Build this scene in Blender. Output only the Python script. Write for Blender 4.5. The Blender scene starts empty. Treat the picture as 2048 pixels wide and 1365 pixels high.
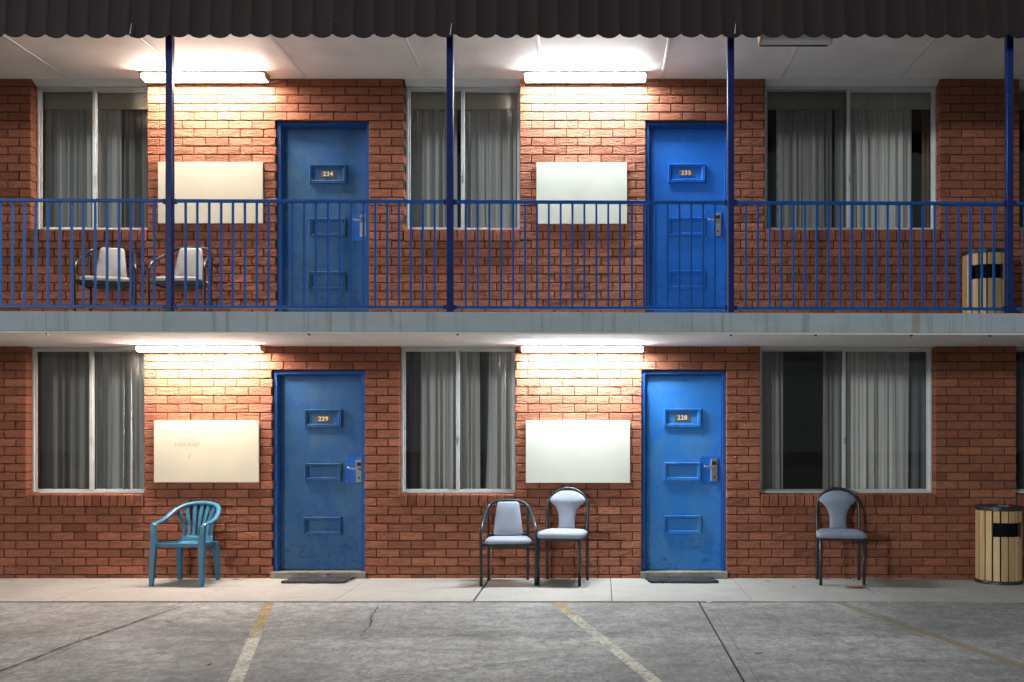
import bpy, bmesh, math, random
from mathutils import Vector, Matrix
random.seed(7)
R = math.radians
scene = bpy.context.scene
COL = scene.collection

# ------------------------------------------------------------------ camera
# metres: the brick face is the plane y = 0, the footpath is z = 0, the camera stands 10 m out
CAM_D, CAM_H, FPX = 10.0, 1.5, 1980.0
cam = bpy.data.cameras.new('camera')
cam_o = bpy.data.objects.new('camera', cam)
COL.objects.link(cam_o)
cam_o.location = (0, -CAM_D, CAM_H)
cam_o.rotation_euler = (R(90), 0, 0)
cam.sensor_width = 36
cam.lens = FPX / 2048 * 36
cam.shift_x = -176 / 2048
cam.shift_y = 177.5 / 2048
cam.clip_end = 500
scene.camera = cam_o

# ------------------------------------------------------------------ night sky glow and exposure
world = bpy.data.worlds.new('World')
scene.world = world
world.use_nodes = True
bg = world.node_tree.nodes['Background']
bg.inputs[0].default_value = (0.86, 0.95, 1.0, 1)
bg.inputs[1].default_value = 0.11
# weak fill lamp added on the open side, standing in for lights opposite
sun = bpy.data.lights.new('court_fill', 'SUN')
sun.energy = 0.36
sun.angle = R(4.5)
sun.color = (0.93, 0.97, 1.0)
sun_o = bpy.data.objects.new('court_fill', sun)
COL.objects.link(sun_o)
sun_o.rotation_euler = (R(90 - 8), 0, R(-38))
scene.view_settings.view_transform = 'Standard'
scene.view_settings.look = 'None'
scene.view_settings.exposure = 1.3
scene.view_settings.gamma = 1
scene.cycles.use_denoising = True
scene.cycles.max_bounces = 8
scene.cycles.transparent_max_bounces = 12
scene.cycles.sample_clamp_indirect = 6
LAMP_WARM, LAMP_WARM2, LAMP_COOL, LAMP_STRENGTH = (1.0, 0.88, 0.77), (1.0, 0.85, 0.76), (0.88, 0.98, 1.04), 86.0


def X(px, d=0.0): return (px - 1200) * (CAM_D + d) / FPX
def Z(py, d=0.0): return CAM_H + (860 - py) * (CAM_D + d) / FPX


# ------------------------------------------------------------------ materials
def new_mat(name):
    m = bpy.data.materials.new(name)
    m.use_nodes = True
    nt = m.node_tree
    return m, nt, nt.nodes['Principled BSDF']


def N(nt, typ, **kw):
    n = nt.nodes.new(typ)
    for k, v in kw.items():
        if k in n.inputs: n.inputs[k].default_value = v
        else: setattr(n, k, v)
    return n


def ramp(nt, fac, stops):
    r = nt.nodes.new('ShaderNodeValToRGB')
    e = r.color_ramp.elements
    while len(e) < len(stops): e.new(0.5)
    for i, (p, c) in enumerate(stops):
        e[i].position = p
        e[i].color = (c, c, c, 1) if isinstance(c, (int, float)) else (*c, 1)
    nt.links.new(fac, r.inputs[0])
    return r.outputs[0]


def mixc(nt, fac, a, b, mode='MIX'):
    n = nt.nodes.new('ShaderNodeMix')
    n.data_type = 'RGBA'; n.blend_type = mode
    for s, v in ((0, fac), (6, a), (7, b)):
        if isinstance(v, (int, float)): n.inputs[s].default_value = v
        elif isinstance(v, tuple): n.inputs[s].default_value = (*v, 1)
        else: nt.links.new(v, n.inputs[s])
    return n.outputs[2]


def math_n(nt, op, a, b=0.0):
    n = nt.nodes.new('ShaderNodeMath'); n.operation = op
    for i, v in enumerate((a, b)):
        if isinstance(v, (int, float)): n.inputs[i].default_value = v
        else: nt.links.new(v, n.inputs[i])
    return n.outputs[0]


def wpos(nt, scale=(1, 1, 1), offset=None):
    g = nt.nodes.new('ShaderNodeNewGeometry')
    src = g.outputs['Position']
    if offset is not None:
        a = nt.nodes.new('ShaderNodeVectorMath'); a.operation = 'ADD'
        nt.links.new(src, a.inputs[0]); nt.links.new(offset, a.inputs[1]); src = a.outputs[0]
    m = nt.nodes.new('ShaderNodeVectorMath'); m.operation = 'MULTIPLY'
    m.inputs[1].default_value = scale
    nt.links.new(src, m.inputs[0])
    return m.outputs[0]


def noise(nt, vec, scale=1.0, detail=3.0, rough=0.55, dist=0.0):
    n = N(nt, 'ShaderNodeTexNoise', Scale=scale, Detail=detail, Roughness=rough, Distortion=dist)
    nt.links.new(vec, n.inputs['Vector'])
    return n.outputs['Fac']


def bump(nt, bs, h, strength, distance):
    b = N(nt, 'ShaderNodeBump', Strength=strength, Distance=distance)
    nt.links.new(h, b.inputs['Height'])
    nt.links.new(b.outputs[0], bs.inputs['Normal'])


def simple(name, col, rough=0.5, metal=0.0, var=0.12, scale=8.0, bmp=0.0, bscale=120.0, spec=0.5):
    m, nt, bs = new_mat(name)
    p = wpos(nt)
    n = noise(nt, p, scale, 5)
    dk = tuple(c * (1 - var) for c in col)
    lt = tuple(min(1, c * (1 + var)) for c in col)
    nt.links.new(mixc(nt, ramp(nt, n, [(0.3, 0.0), (0.7, 1.0)]), dk, lt), bs.inputs['Base Color'])
    bs.inputs['Roughness'].default_value = rough
    bs.inputs['Metallic'].default_value = metal
    bs.inputs['Specular IOR Level'].default_value = spec
    if bmp: bump(nt, bs, noise(nt, p, bscale, 3), bmp, 0.003)
    return m


def brick_mat(name, base, relief=1.0, rot=False):
    m, nt, bs = new_mat(name)
    g = nt.nodes.new('ShaderNodeNewGeometry')
    oi = nt.nodes.new('ShaderNodeObjectInfo')
    rnd = math_n(nt, 'FRACT', math_n(nt, 'ADD', g.outputs['Random Per Island'], oi.outputs['Random']))
    comb = nt.nodes.new('ShaderNodeCombineXYZ')
    nt.links.new(math_n(nt, 'MULTIPLY', rnd, 37.0), comb.inputs[0])
    nt.links.new(math_n(nt, 'MULTIPLY', rnd, 19.0), comb.inputs[2])
    off = comb.outputs[0]
    sc = (15, 20, 50) if not rot else (60, 20, 14)
    n1 = noise(nt, wpos(nt, sc, off), 1.0, 4.0, 0.6, 1.1)
    n2 = noise(nt, wpos(nt, (1, 1, 1), off), 130, 3)
    n3 = noise(nt, wpos(nt), 1.3, 4)
    h = math_n(nt, 'ADD', n1, math_n(nt, 'MULTIPLY', n2, 0.22))
    bump(nt, bs, h, 1.0 * relief, 0.024)
    dk = tuple(c * 0.62 for c in base)
    lt = (base[0] * 1.2, base[1] * 1.25, base[2] * 1.3)
    c = mixc(nt, ramp(nt, rnd, [(0.0, 0.0), (0.15, 0.45), (0.8, 0.6), (1.0, 1.0)]), dk, lt)
    c = mixc(nt, ramp(nt, n1, [(0.3, 0.55), (0.5, 0.0)]), c, tuple(x * 0.5 for x in base))
    c = mixc(nt, ramp(nt, n3, [(0.45, 0.0), (0.8, 0.35)]), c, tuple(x * 0.6 for x in base))
    nt.links.new(c, bs.inputs['Base Color'])
    bs.inputs['Roughness'].default_value = 0.82
    bs.inputs['Specular IOR Level'].default_value = 0.25
    return m


def concrete_mat(name, base, dark, speck=0.5, stain=0.5, warm=0.0):
    m, nt, bs = new_mat(name)
    p = wpos(nt)
    big = noise(nt, p, 0.55, 6, 0.62, 0.6)
    mid = noise(nt, wpos(nt, (1.0, 1.6, 1)), 3.2, 6, 0.68, 0.4)
    fine = noise(nt, wpos(nt, (1, 0.4, 1)), 44, 6, 0.8)
    grain = noise(nt, p, 130, 2)
    c = mixc(nt, ramp(nt, big, [(0.38, 0.0), (0.62, stain)]), base, dark)
    c = mixc(nt, ramp(nt, mid, [(0.46, 0.0), (0.70, stain)]), c, dark)
    m2 = noise(nt, wpos(nt, (1.0, 0.8, 1)), 9.0, 9, 0.82, 0.3)
    c = mixc(nt, ramp(nt, m2, [(0.47, 0.0), (0.58, speck * 0.8)]), c, dark)
    c = mixc(nt, ramp(nt, m2, [(0.36, speck * 0.6), (0.45, 0.0)]), c, tuple(min(1, x * 1.3) for x in base))
    c = mixc(nt, ramp(nt, fine, [(0.52, 0.0), (0.60, speck)]), c, tuple(x * 0.30 for x in base))
    c = mixc(nt, ramp(nt, fine, [(0.30, speck * 0.8), (0.42, 0.0)]), c, tuple(min(1, x * 1.45) for x in base))
    c = mixc(nt, ramp(nt, grain, [(0.3, 0.25), (0.6, 0.0)]), c, tuple(x * 0.55 for x in base))
    nt.links.new(c, bs.inputs['Base Color'])
    bs.inputs['Roughness'].default_value = 0.9
    bs.inputs['Specular IOR Level'].default_value = 0.25
    bump(nt, bs, math_n(nt, 'ADD', fine, math_n(nt, 'MULTIPLY', mid, 0.6)), 0.5 * speck + 0.1, 0.006)
    return m


def door_mat(name, base, dust, amount):
    m, nt, bs = new_mat(name)
    p = wpos(nt)
    big = noise(nt, wpos(nt, (1, 1, 0.7)), 3.4, 7, 0.72, 0.9)
    sm = noise(nt, wpos(nt, (1.0, 1, 1.4)), 12, 6, 0.7, 1.2)
    scr = noise(nt, wpos(nt, (1.0, 1, 2.6)), 22, 3, 0.6, 2.0)
    c = mixc(nt, ramp(nt, big, [(0.36, 0.0), (0.66, amount)]), base, dust)
    c = mixc(nt, ramp(nt, sm, [(0.58, 0.0), (0.70, 0.55 * amount + 0.1)]), c, tuple(x * 0.5 for x in base))
    c = mixc(nt, ramp(nt, scr, [(0.66, 0.0), (0.73, 0.5 * amount + 0.1)]), c, tuple(x * 0.3 for x in base))
    tc = nt.nodes.new('ShaderNodeTexCoord')
    sx = nt.nodes.new('ShaderNodeSeparateXYZ'); nt.links.new(tc.outputs['Generated'], sx.inputs[0])
    kick = noise(nt, wpos(nt, (1.0, 1, 1.5)), 10, 5, 0.6, 0.7)
    kf = math_n(nt, 'MULTIPLY', ramp(nt, kick, [(0.54, 0.0), (0.63, 0.5)]), ramp(nt, sx.outputs[2], [(0.05, 1.0), (0.36, 0.0)]))
    c = mixc(nt, kf, c, tuple(x * 0.35 for x in base))
    nt.links.new(c, bs.inputs['Base Color'])
    bs.inputs['Specular IOR Level'].default_value = 0.3
    nt.links.new(ramp(nt, sm, [(0.3, 0.38), (0.7, 0.62)]), bs.inputs['Roughness'])
    bump(nt, bs, noise(nt, p, 60, 2), 0.06, 0.002)
    return m


def fascia_mat():
    m, nt, bs = new_mat('painted_fascia')
    st = noise(nt, wpos(nt, (14, 1, 0.7)), 1.0, 5, 0.65, 0.5)
    fl = noise(nt, wpos(nt, (1.3, 1, 3)), 2.0, 5)
    sp = noise(nt, wpos(nt, (9, 1, 0.5)), 1.0, 2, 0.5, 0.2)
    spk = noise(nt, wpos(nt), 46, 2)
    c = mixc(nt, ramp(nt, fl, [(0.35, 0.0), (0.7, 0.6)]), (0.42, 0.475, 0.50), (0.33, 0.385, 0.41))
    c = mixc(nt, ramp(nt, st, [(0.54, 0.0), (0.72, 0.6)]), c, (0.15, 0.18, 0.19))
    c = mixc(nt, ramp(nt, sp, [(0.67, 0.0), (0.74, 0.55)]), c, (0.27, 0.19, 0.08))
    c = mixc(nt, ramp(nt, spk, [(0.73, 0.0), (0.76, 0.8)]), c, (0.05, 0.06, 0.07))
    nt.links.new(c, bs.inputs['Base Color'])
    bs.inputs['Roughness'].default_value = 0.6
    return m


def glass_mat():
    m, nt, bs = new_mat('window_glass')
    nt.nodes.remove(bs)
    out = nt.nodes['Material Output']
    tr = N(nt, 'ShaderNodeBsdfTransparent'); tr.inputs[0].default_value = (0.965, 0.97, 0.965, 1)
    gl = N(nt, 'ShaderNodeBsdfGlossy', Roughness=0.015)
    fr = N(nt, 'ShaderNodeFresnel', IOR=1.42)
    mx = N(nt, 'ShaderNodeMixShader')
    nt.links.new(fr.outputs[0], mx.inputs[0]); nt.links.new(tr.outputs[0], mx.inputs[1]); nt.links.new(gl.outputs[0], mx.inputs[2])
    nt.links.new(mx.outputs[0], out.inputs[0])
    return m


def veil_mat(name, col, opacity, weave=900.0):
    """thin cloth or mesh: a diffuse weave with see-through gaps"""
    m, nt, bs = new_mat(name)
    nt.nodes.remove(bs)
    out = nt.nodes['Material Output']
    tr = N(nt, 'ShaderNodeBsdfTransparent')
    df = N(nt, 'ShaderNodeBsdfDiffuse')
    tl = N(nt, 'ShaderNodeBsdfTranslucent')
    n = noise(nt, wpos(nt, (38, 0.3, 0.25)), 1.0, 3, 0.6)
    c = mixc(nt, ramp(nt, n, [(0.36, 0.0), (0.62, 1.0)]), tuple(x * 0.55 for x in col), col)  # vertical stripes: fabric pattern that also paints in the shade of the folds
    nt.links.new(c, df.inputs[0]); nt.links.new(c, tl.inputs[0])
    m1 = N(nt, 'ShaderNodeMixShader'); m1.inputs[0].default_value = 0.15
    nt.links.new(df.outputs[0], m1.inputs[1]); nt.links.new(tl.outputs[0], m1.inputs[2])
    m2 = N(nt, 'ShaderNodeMixShader'); m2.inputs[0].default_value = opacity
    nt.links.new(tr.outputs[0], m2.inputs[1]); nt.links.new(m1.outputs[0], m2.inputs[2])
    nt.links.new(m2.outputs[0], out.inputs[0])
    return m


def lamp_mat(name, col, strength):
    m, nt, bs = new_mat(name)
    bs.inputs['Base Color'].default_value = (0.85, 0.85, 0.82, 1)
    bs.inputs['Emission Color'].default_value = (*col, 1)
    bs.inputs['Emission Strength'].default_value = strength
    return m


def line_mat(name, y_white, cover=1.0):
    m, nt, bs = new_mat(name)
    g = nt.nodes.new('ShaderNodeNewGeometry')
    sx = nt.nodes.new('ShaderNodeSeparateXYZ'); nt.links.new(g.outputs['Position'], sx.inputs[0])
    n = noise(nt, wpos(nt), 6, 5, 0.7)
    w = noise(nt, wpos(nt), 38, 5, 0.75)
    w2 = noise(nt, wpos(nt), 4, 4, 0.65)
    t = math_n(nt, 'ADD', math_n(nt, 'MULTIPLY', math_n(nt, 'SUBTRACT', y_white, sx.outputs[1]), 1.6), math_n(nt, 'SUBTRACT', n, 0.5))
    c = mixc(nt, ramp(nt, t, [(0.0, 0.0), (0.6, 1.0)]), (0.43, 0.32, 0.14), (0.62, 0.58, 0.48))
    c = mixc(nt, ramp(nt, w, [(0.45, 0.0), (0.7, 0.5)]), c, (0.22, 0.2, 0.17))
    nt.links.new(c, bs.inputs['Base Color'])
    bs.inputs['Roughness'].default_value = 0.85
    a = math_n(nt, 'MULTIPLY', ramp(nt, w, [(0.52, 1.0), (0.66, 0.1)]), ramp(nt, w2, [(0.3, 0.55), (0.55, 0.95)]))
    nt.links.new(math_n(nt, 'MULTIPLY', a, cover), bs.inputs['Alpha'])
    return m


M = {}
M['brick'] = brick_mat('red_brick', (0.38, 0.131, 0.070))
M['sill'] = brick_mat('red_sill_brick', (0.30, 0.095, 0.05), 0.9, True)
M['mortar'] = simple('dark_mortar', (0.042, 0.036, 0.033), 0.95, var=0.25, scale=30, bmp=0.5)
M['footpath'] = concrete_mat('footpath_concrete', (0.44, 0.42, 0.385), (0.30, 0.285, 0.26), 0.16, 0.5)
M['carpark'] = concrete_mat('car_park_concrete', (0.44, 0.43, 0.41), (0.155, 0.15, 0.145), 0.62, 0.7)
M['dirt'] = simple('dark_joint_dirt', (0.035, 0.03, 0.026), 1.0, var=0.4, scale=60, bmp=0.6)
M['crack'] = simple('crack_dirt', (0.045, 0.04, 0.035), 1.0, var=0.5, scale=25)
M['tooled'] = simple('tooled_joint', (0.16, 0.15, 0.14), 1.0, var=0.4, scale=12)
M['threshold'] = concrete_mat('threshold_concrete', (0.33, 0.31, 0.265), (0.15, 0.14, 0.11), 0.4, 0.6)
M['alu'] = simple('window_aluminium', (0.60, 0.61, 0.60), 0.4, 0.15, var=0.08)
M['white'] = simple('white_paint', (0.70, 0.69, 0.65), 0.55, var=0.05, scale=2)
M['cream'] = simple('cream_paint', (0.60, 0.57, 0.44), 0.6, var=0.05)
M['ceiling'] = simple('ceiling_paint', (0.82, 0.80, 0.75), 0.6, var=0.10, scale=1.8)
M['soffit'] = simple('rough_soffit', (0.76, 0.75, 0.72), 0.9, var=0.1, scale=40, bmp=1.0, bscale=95)
M['deck'] = simple('deck_concrete', (0.38, 0.37, 0.35), 0.8, var=0.15)
M['fascia'] = fascia_mat()
M['rail'] = simple('blue_gloss_rail', (0.006, 0.09, 0.35), 0.38, var=0.15, spec=0.2)
M['post'] = simple('dark_blue_post', (0.006, 0.02, 0.13), 0.3, var=0.2, spec=0.3)
M['frame_blue'] = door_mat('blue_door_frame', (0.014, 0.085, 0.31), (0.03, 0.10, 0.27), 0.3)
M['door_a'] = door_mat('scuffed_blue_door', (0.011, 0.088, 0.275), (0.055, 0.14, 0.245), 0.85)
M['door_b'] = door_mat('bright_blue_door', (0.006, 0.12, 0.53), (0.03, 0.17, 0.5), 0.45)
M['door_c'] = door_mat('sky_blue_door', (0.012, 0.16, 0.52), (0.07, 0.22, 0.44), 0.75)
M['plate_blue'] = simple('blue_steel_plate', (0.006, 0.12, 0.52), 0.35)
M['steel'] = simple('brushed_steel', (0.42, 0.41, 0.39), 0.32, 0.9)
M['black'] = simple('black_plastic', (0.012, 0.012, 0.013), 0.35)
M['bronze'] = simple('bronze_number_plate', (0.15, 0.09, 0.05), 0.5, 0.2)
M['digit'] = simple('ivory_digits', (0.80, 0.74, 0.58), 0.5, var=0.03)
M['board'] = simple('cream_board', (0.72, 0.655, 0.50), 0.55, var=0.035, scale=3)
M['board_w'] = simple('ivory_board', (0.68, 0.68, 0.585), 0.55, var=0.035, scale=3)
M['pen'] = simple('brown_pen', (0.34, 0.26, 0.17), 0.8)
M['glass'] = glass_mat()
M['screen'] = veil_mat('fly_screen_mesh', (0.05, 0.052, 0.055), 0.3)
M['cloth'] = veil_mat('pale_grey_curtain', (0.90, 0.885, 0.83), 0.99)
M['sheer'] = veil_mat('sheer_curtain', (0.90, 0.885, 0.83), 0.92)
M['taupe'] = veil_mat('taupe_curtain', (0.46, 0.42, 0.37), 1.0)
M['slate'] = veil_mat('slate_curtain', (0.24, 0.25, 0.26), 1.0)
M['brown'] = veil_mat('brown_curtain', (0.26, 0.17, 0.12), 1.0)
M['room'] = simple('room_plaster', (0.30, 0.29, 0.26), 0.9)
M['sheet'] = simple('brown_roof_sheet', (0.042, 0.024, 0.022), 0.42, var=0.45, scale=3)
M['bin_wood'] = None
M['bin_black'] = simple('bin_black_rim', (0.022, 0.022, 0.024), 0.4)
M['tube'] = simple('charcoal_tube', (0.03, 0.036, 0.042), 0.28, 0.3)
M['seat_light'] = simple('pale_grey_vinyl', (0.39, 0.385, 0.38), 0.6, var=0.06, bmp=0.15, bscale=400)
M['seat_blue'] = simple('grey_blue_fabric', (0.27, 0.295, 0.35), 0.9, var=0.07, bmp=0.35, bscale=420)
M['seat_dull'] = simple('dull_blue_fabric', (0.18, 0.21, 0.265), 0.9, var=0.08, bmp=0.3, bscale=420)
M['pan'] = simple('black_seat_pan', (0.02, 0.02, 0.02), 0.6)
M['rubber'] = simple('black_rubber_mat', (0.035, 0.037, 0.04), 0.6, var=0.4, scale=20, bmp=0.4)
M['leaf'] = simple('dry_leaf', (0.22, 0.13, 0.06), 0.8, var=0.3, scale=50)
M['leaf_pale'] = simple('pale_leaf', (0.50, 0.38, 0.20), 0.8, var=0.3, scale=50)
M['petal'] = simple('purple_petal', (0.28, 0.01, 0.36), 0.6)
M['paper'] = simple('paper_scrap', (0.7, 0.7, 0.68), 0.8)
M['tray'] = simple('shade_grey_lamp_tray', (0.16, 0.16, 0.14), 0.5)  # grey darkened to paint in the shadow line above the lamps
M['liner'] = simple('dark_bin_liner', (0.004, 0.004, 0.0045), 0.7, spec=0.1)
M['opal'] = simple('opal_diffuser', (0.70, 0.70, 0.72), 0.3, var=0.03)
M['ivory'] = simple('yellowed_end_cap', (0.55, 0.42, 0.22), 0.5, var=0.15)


def plastic_mat():
    m, nt, bs = new_mat('faded_teal_plastic')
    n = noise(nt, wpos(nt), 7, 5, 0.65)
    f = noise(nt, wpos(nt), 55, 4, 0.7)
    c = mixc(nt, ramp(nt, n, [(0.3, 0.0), (0.75, 1.0)]), (0.008, 0.115, 0.205), (0.02, 0.15, 0.24))
    c = mixc(nt, ramp(nt, f, [(0.62, 0.0), (0.74, 0.55)]), c, (0.22, 0.30, 0.33))
    nt.links.new(c, bs.inputs['Base Color'])
    bs.inputs['Roughness'].default_value = 0.42
    return m


def wood_mat():
    m, nt, bs = new_mat('varnished_slat_wood')
    oi = nt.nodes.new('ShaderNodeObjectInfo')
    n = noise(nt, wpos(nt, (18, 18, 1.2)), 1.6, 4, 0.6, 0.8)
    c = mixc(nt, oi.outputs['Random'], (0.46, 0.29, 0.12), (0.62, 0.44, 0.23))
    c = mixc(nt, ramp(nt, n, [(0.35, 0.0), (0.75, 0.55)]), c, (0.26, 0.145, 0.05))
    nt.links.new(c, bs.inputs['Base Color'])
    bs.inputs['Roughness'].default_value = 0.45
    return m


def sheet_mat():
    m, nt, bs = new_mat('weathered_roof_sheet')
    s = noise(nt, wpos(nt, (9, 1, 0.8)), 1.0, 5, 0.65)
    sp = noise(nt, wpos(nt), 34, 2)
    c = mixc(nt, ramp(nt, s, [(0.3, 0.0), (0.7, 1.0)]), (0.014, 0.0048, 0.005), (0.030, 0.010, 0.0085))
    c = mixc(nt, ramp(nt, sp, [(0.76, 0.0), (0.79, 0.6)]), c, (0.35, 0.35, 0.33))
    nt.links.new(c, bs.inputs['Base Color'])
    bs.inputs['Roughness'].default_value = 0.7
    return m


M['plastic'] = plastic_mat()
M['bin_wood'] = wood_mat()
M['sheet'] = sheet_mat()


# ------------------------------------------------------------------ mesh helpers
class MB:
    def __init__(self): self.v, self.f = [], []

    def add(self, vs, fs):
        b = len(self.v)
        self.v += [tuple(p) for p in vs]
        self.f += [tuple(i + b for i in f) for f in fs]
        return self

    def box(self, x0, x1, y0, y1, z0, z1):
        return self.add([(x0, y0, z0), (x1, y0, z0), (x1, y1, z0), (x0, y1, z0), (x0, y0, z1), (x1, y0, z1), (x1, y1, z1), (x0, y1, z1)],
                        [(0, 3, 2, 1), (4, 5, 6, 7), (0, 1, 5, 4), (1, 2, 6, 5), (2, 3, 7, 6), (3, 0, 4, 7)])

    def prism_x(self, prof, x0, x1):
        """closed (y, z) profile pushed along x"""
        n = len(prof)
        vs = [(x0, y, z) for y, z in prof] + [(x1, y, z) for y, z in prof]
        fs = [(i, (i + 1) % n, n + (i + 1) % n, n + i) for i in range(n)]
        return self.add(vs, fs + [tuple(range(n - 1, -1, -1)), tuple(range(n, 2 * n))])

    def sweep(self, pts, rad, n=8, ref=(0, 0, 1), closed=False):
        """tube through pts; rad = radius, (a, b), or a list of them; n = 4 gives a rectangular bar"""
        pts = [Vector(p) for p in pts]
        k = len(pts)
        rads = rad if isinstance(rad, list) else [rad] * k
        vs, fs, nrm = [], [], None
        for i, p in enumerate(pts):
            a, c = pts[max(0, i - 1)], pts[min(k - 1, i + 1)]
            t = (c - a).normalized()
            if nrm is None:
                nrm = Vector(ref)
            nrm = nrm - t * nrm.dot(t)
            if nrm.length < 1e-5: nrm = Vector((1, 0, 0)) - t * t.x
            nrm.normalize()
            s = t.cross(nrm)
            ra, rb = rads[i] if isinstance(rads[i], tuple) else (rads[i], rads[i])
            for j in range(n):
                if n == 4:
                    ca, cb = ((1, 1), (-1, 1), (-1, -1), (1, -1))[j]
                else:
                    ca, cb = math.cos(2 * math.pi * j / n), math.sin(2 * math.pi * j / n)
                vs.append(p + s * (ra * ca) + nrm * (rb * cb))
        for i in range(k - 1):
            for j in range(n):
                fs.append((i * n + j, i * n + (j + 1) % n, (i + 1) * n + (j + 1) % n, (i + 1) * n + j))
        fs += [tuple(range(n - 1, -1, -1)), tuple(range((k - 1) * n, k * n))]
        return self.add(vs, fs)

    def rings(self, rings, cap=True):
        n = len(rings[0])
        vs = [p for r in rings for p in r]
        fs = [(i * n + j, i * n + (j + 1) % n, (i + 1) * n + (j + 1) % n, (i + 1) * n + j) for i in range(len(rings) - 1) for j in range(n)]
        if cap: fs += [tuple(range(n - 1, -1, -1)), tuple(range((len(rings) - 1) * n, len(rings) * n))]
        return self.add(vs, fs)

    def frame(self, x0, x1, z0, z1, prof):
        """rectangular ring in the xz plane: prof = [(inset, y), ...] from the outside in"""
        rs = [[(x0 + i, y, z0 + i), (x1 - i, y, z0 + i), (x1 - i, y, z1 - i), (x0 + i, y, z1 - i)] for i, y in prof]
        n = len(rs)
        vs = [p for r in rs for p in r]
        fs = [(a * 4 + j, a * 4 + (j + 1) % 4, ((a + 1) % n) * 4 + (j + 1) % 4, ((a + 1) % n) * 4 + j) for a in range(n) for j in range(4)]
        return self.add(vs, fs)

    def mesh(self, name, mat, smooth=False, fix=True):
        me = bpy.data.meshes.new(name)
        me.from_pydata(self.v, [], self.f)
        if fix:
            bm = bmesh.new(); bm.from_mesh(me)
            bmesh.ops.recalc_face_normals(bm, faces=bm.faces)
            bm.to_mesh(me); bm.free()
        if mat: me.materials.append(mat)
        if smooth:
            for p in me.polygons: p.use_smooth = True
        me.update()
        return me

    def build(self, name, mat, parent=None, smooth=False, bevel=0.0, seg=2, auto=None):
        o = bpy.data.objects.new(name, self.mesh(name, mat, smooth or auto is not None))
        COL.objects.link(o)
        if auto is not None:
            o.data.set_sharp_from_angle(angle=R(auto))
        if parent: o.parent = parent
        if bevel:
            b = o.modifiers.new('bevel', 'BEVEL'); b.width = bevel; b.segments = seg; b.limit_method = 'ANGLE'; b.angle_limit = R(35)
        return o


def curve_pts(pts, n=5):
    """Catmull-Rom through pts"""
    P = [Vector(p) for p in pts]
    P = [P[0] * 2 - P[1]] + P + [P[-1] * 2 - P[-2]]
    out = []
    for i in range(1, len(P) - 2):
        for k in range(n):
            t = k / n
            a, b, c, d = P[i - 1], P[i], P[i + 1], P[i + 2]
            out.append(0.5 * ((2 * b) + (c - a) * t + (2 * a - 5 * b + 4 * c - d) * t * t + (3 * b - a - 3 * c + d) * t ** 3))
    out.append(P[-2])
    return out


def tag(o, label, cat, group=None):
    o['label'] = label; o['category'] = cat
    if group: o['group'] = group
    return o


def thing(name, label, cat, loc=(0, 0, 0), rz=0.0, group=None):
    o = bpy.data.objects.new(name, None)
    o.empty_display_size = 0.1
    COL.objects.link(o)
    o.location = loc; o.rotation_euler = (0, 0, rz)
    return tag(o, label, cat, group)


def copy_thing(src, label, loc, rz):
    c = src.copy(); COL.objects.link(c)
    c.location = loc; c.rotation_euler = (0, 0, rz); c['label'] = label
    for ch in src.children:
        d = ch.copy(); COL.objects.link(d); d.parent = c
        for g in ch.children:
            e = g.copy(); COL.objects.link(e); e.parent = d
    return c


def struct(o):
    o['kind'] = 'structure'; return o


# ------------------------------------------------------------------ ground
XL, XR = -8.2, 6.6          # the built stretch of the motel
struct(MB().box(-60, 60, -60, 40, -0.30, -0.055).build('ground', M['dirt']))

fp = struct(MB().box(XL, XR, -1.333, 0.02, -0.05, -0.022).build('footpath', M['dirt']))
FJ = [X(248), X(491), X(738), X(980), X(1221), X(1464), X(1701), X(1945)]
FJ = [FJ[0] - 2.45, FJ[0] - 1.225] + FJ + [FJ[-1] + 1.2]
edges = [XL] + FJ + [XR]
wide = {980: 0.013, 1701: 0.013}
for i in range(len(edges) - 1):
    g0 = 0.010 if abs(edges[i] - X(980)) < 0.01 or abs(edges[i] - X(1701)) < 0.01 else 0.0028
    g1 = 0.010 if abs(edges[i + 1] - X(980)) < 0.01 or abs(edges[i + 1] - X(1701)) < 0.01 else 0.0028
    tilt = random.uniform(-0.002, 0.002)
    m = MB().box(edges[i] + g0, edges[i + 1] - g1, -1.334, 0.03, -0.021, 0.0)
    m.build('paving_slab', M['footpath'], fp, bevel=0.004)

cp = struct(MB().box(-30, 30, -30, -1.335, -0.054, -0.028).build('car_park', M['dirt']))
CJ = [-30, -3.66, 0.866, 30]
for i in range(3):
    a = CJ[i] + (0.004 if i else 0)
    b = CJ[i + 1] - (0.007 if i == 1 else 0.004 if i == 0 else 0)
    a += 0.004 if i == 2 else 0
    MB().box(a, b, -30, -1.346, -0.0275, -0.010).build('concrete_slab', M['carpark'], cp, bevel=0.005)


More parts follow.
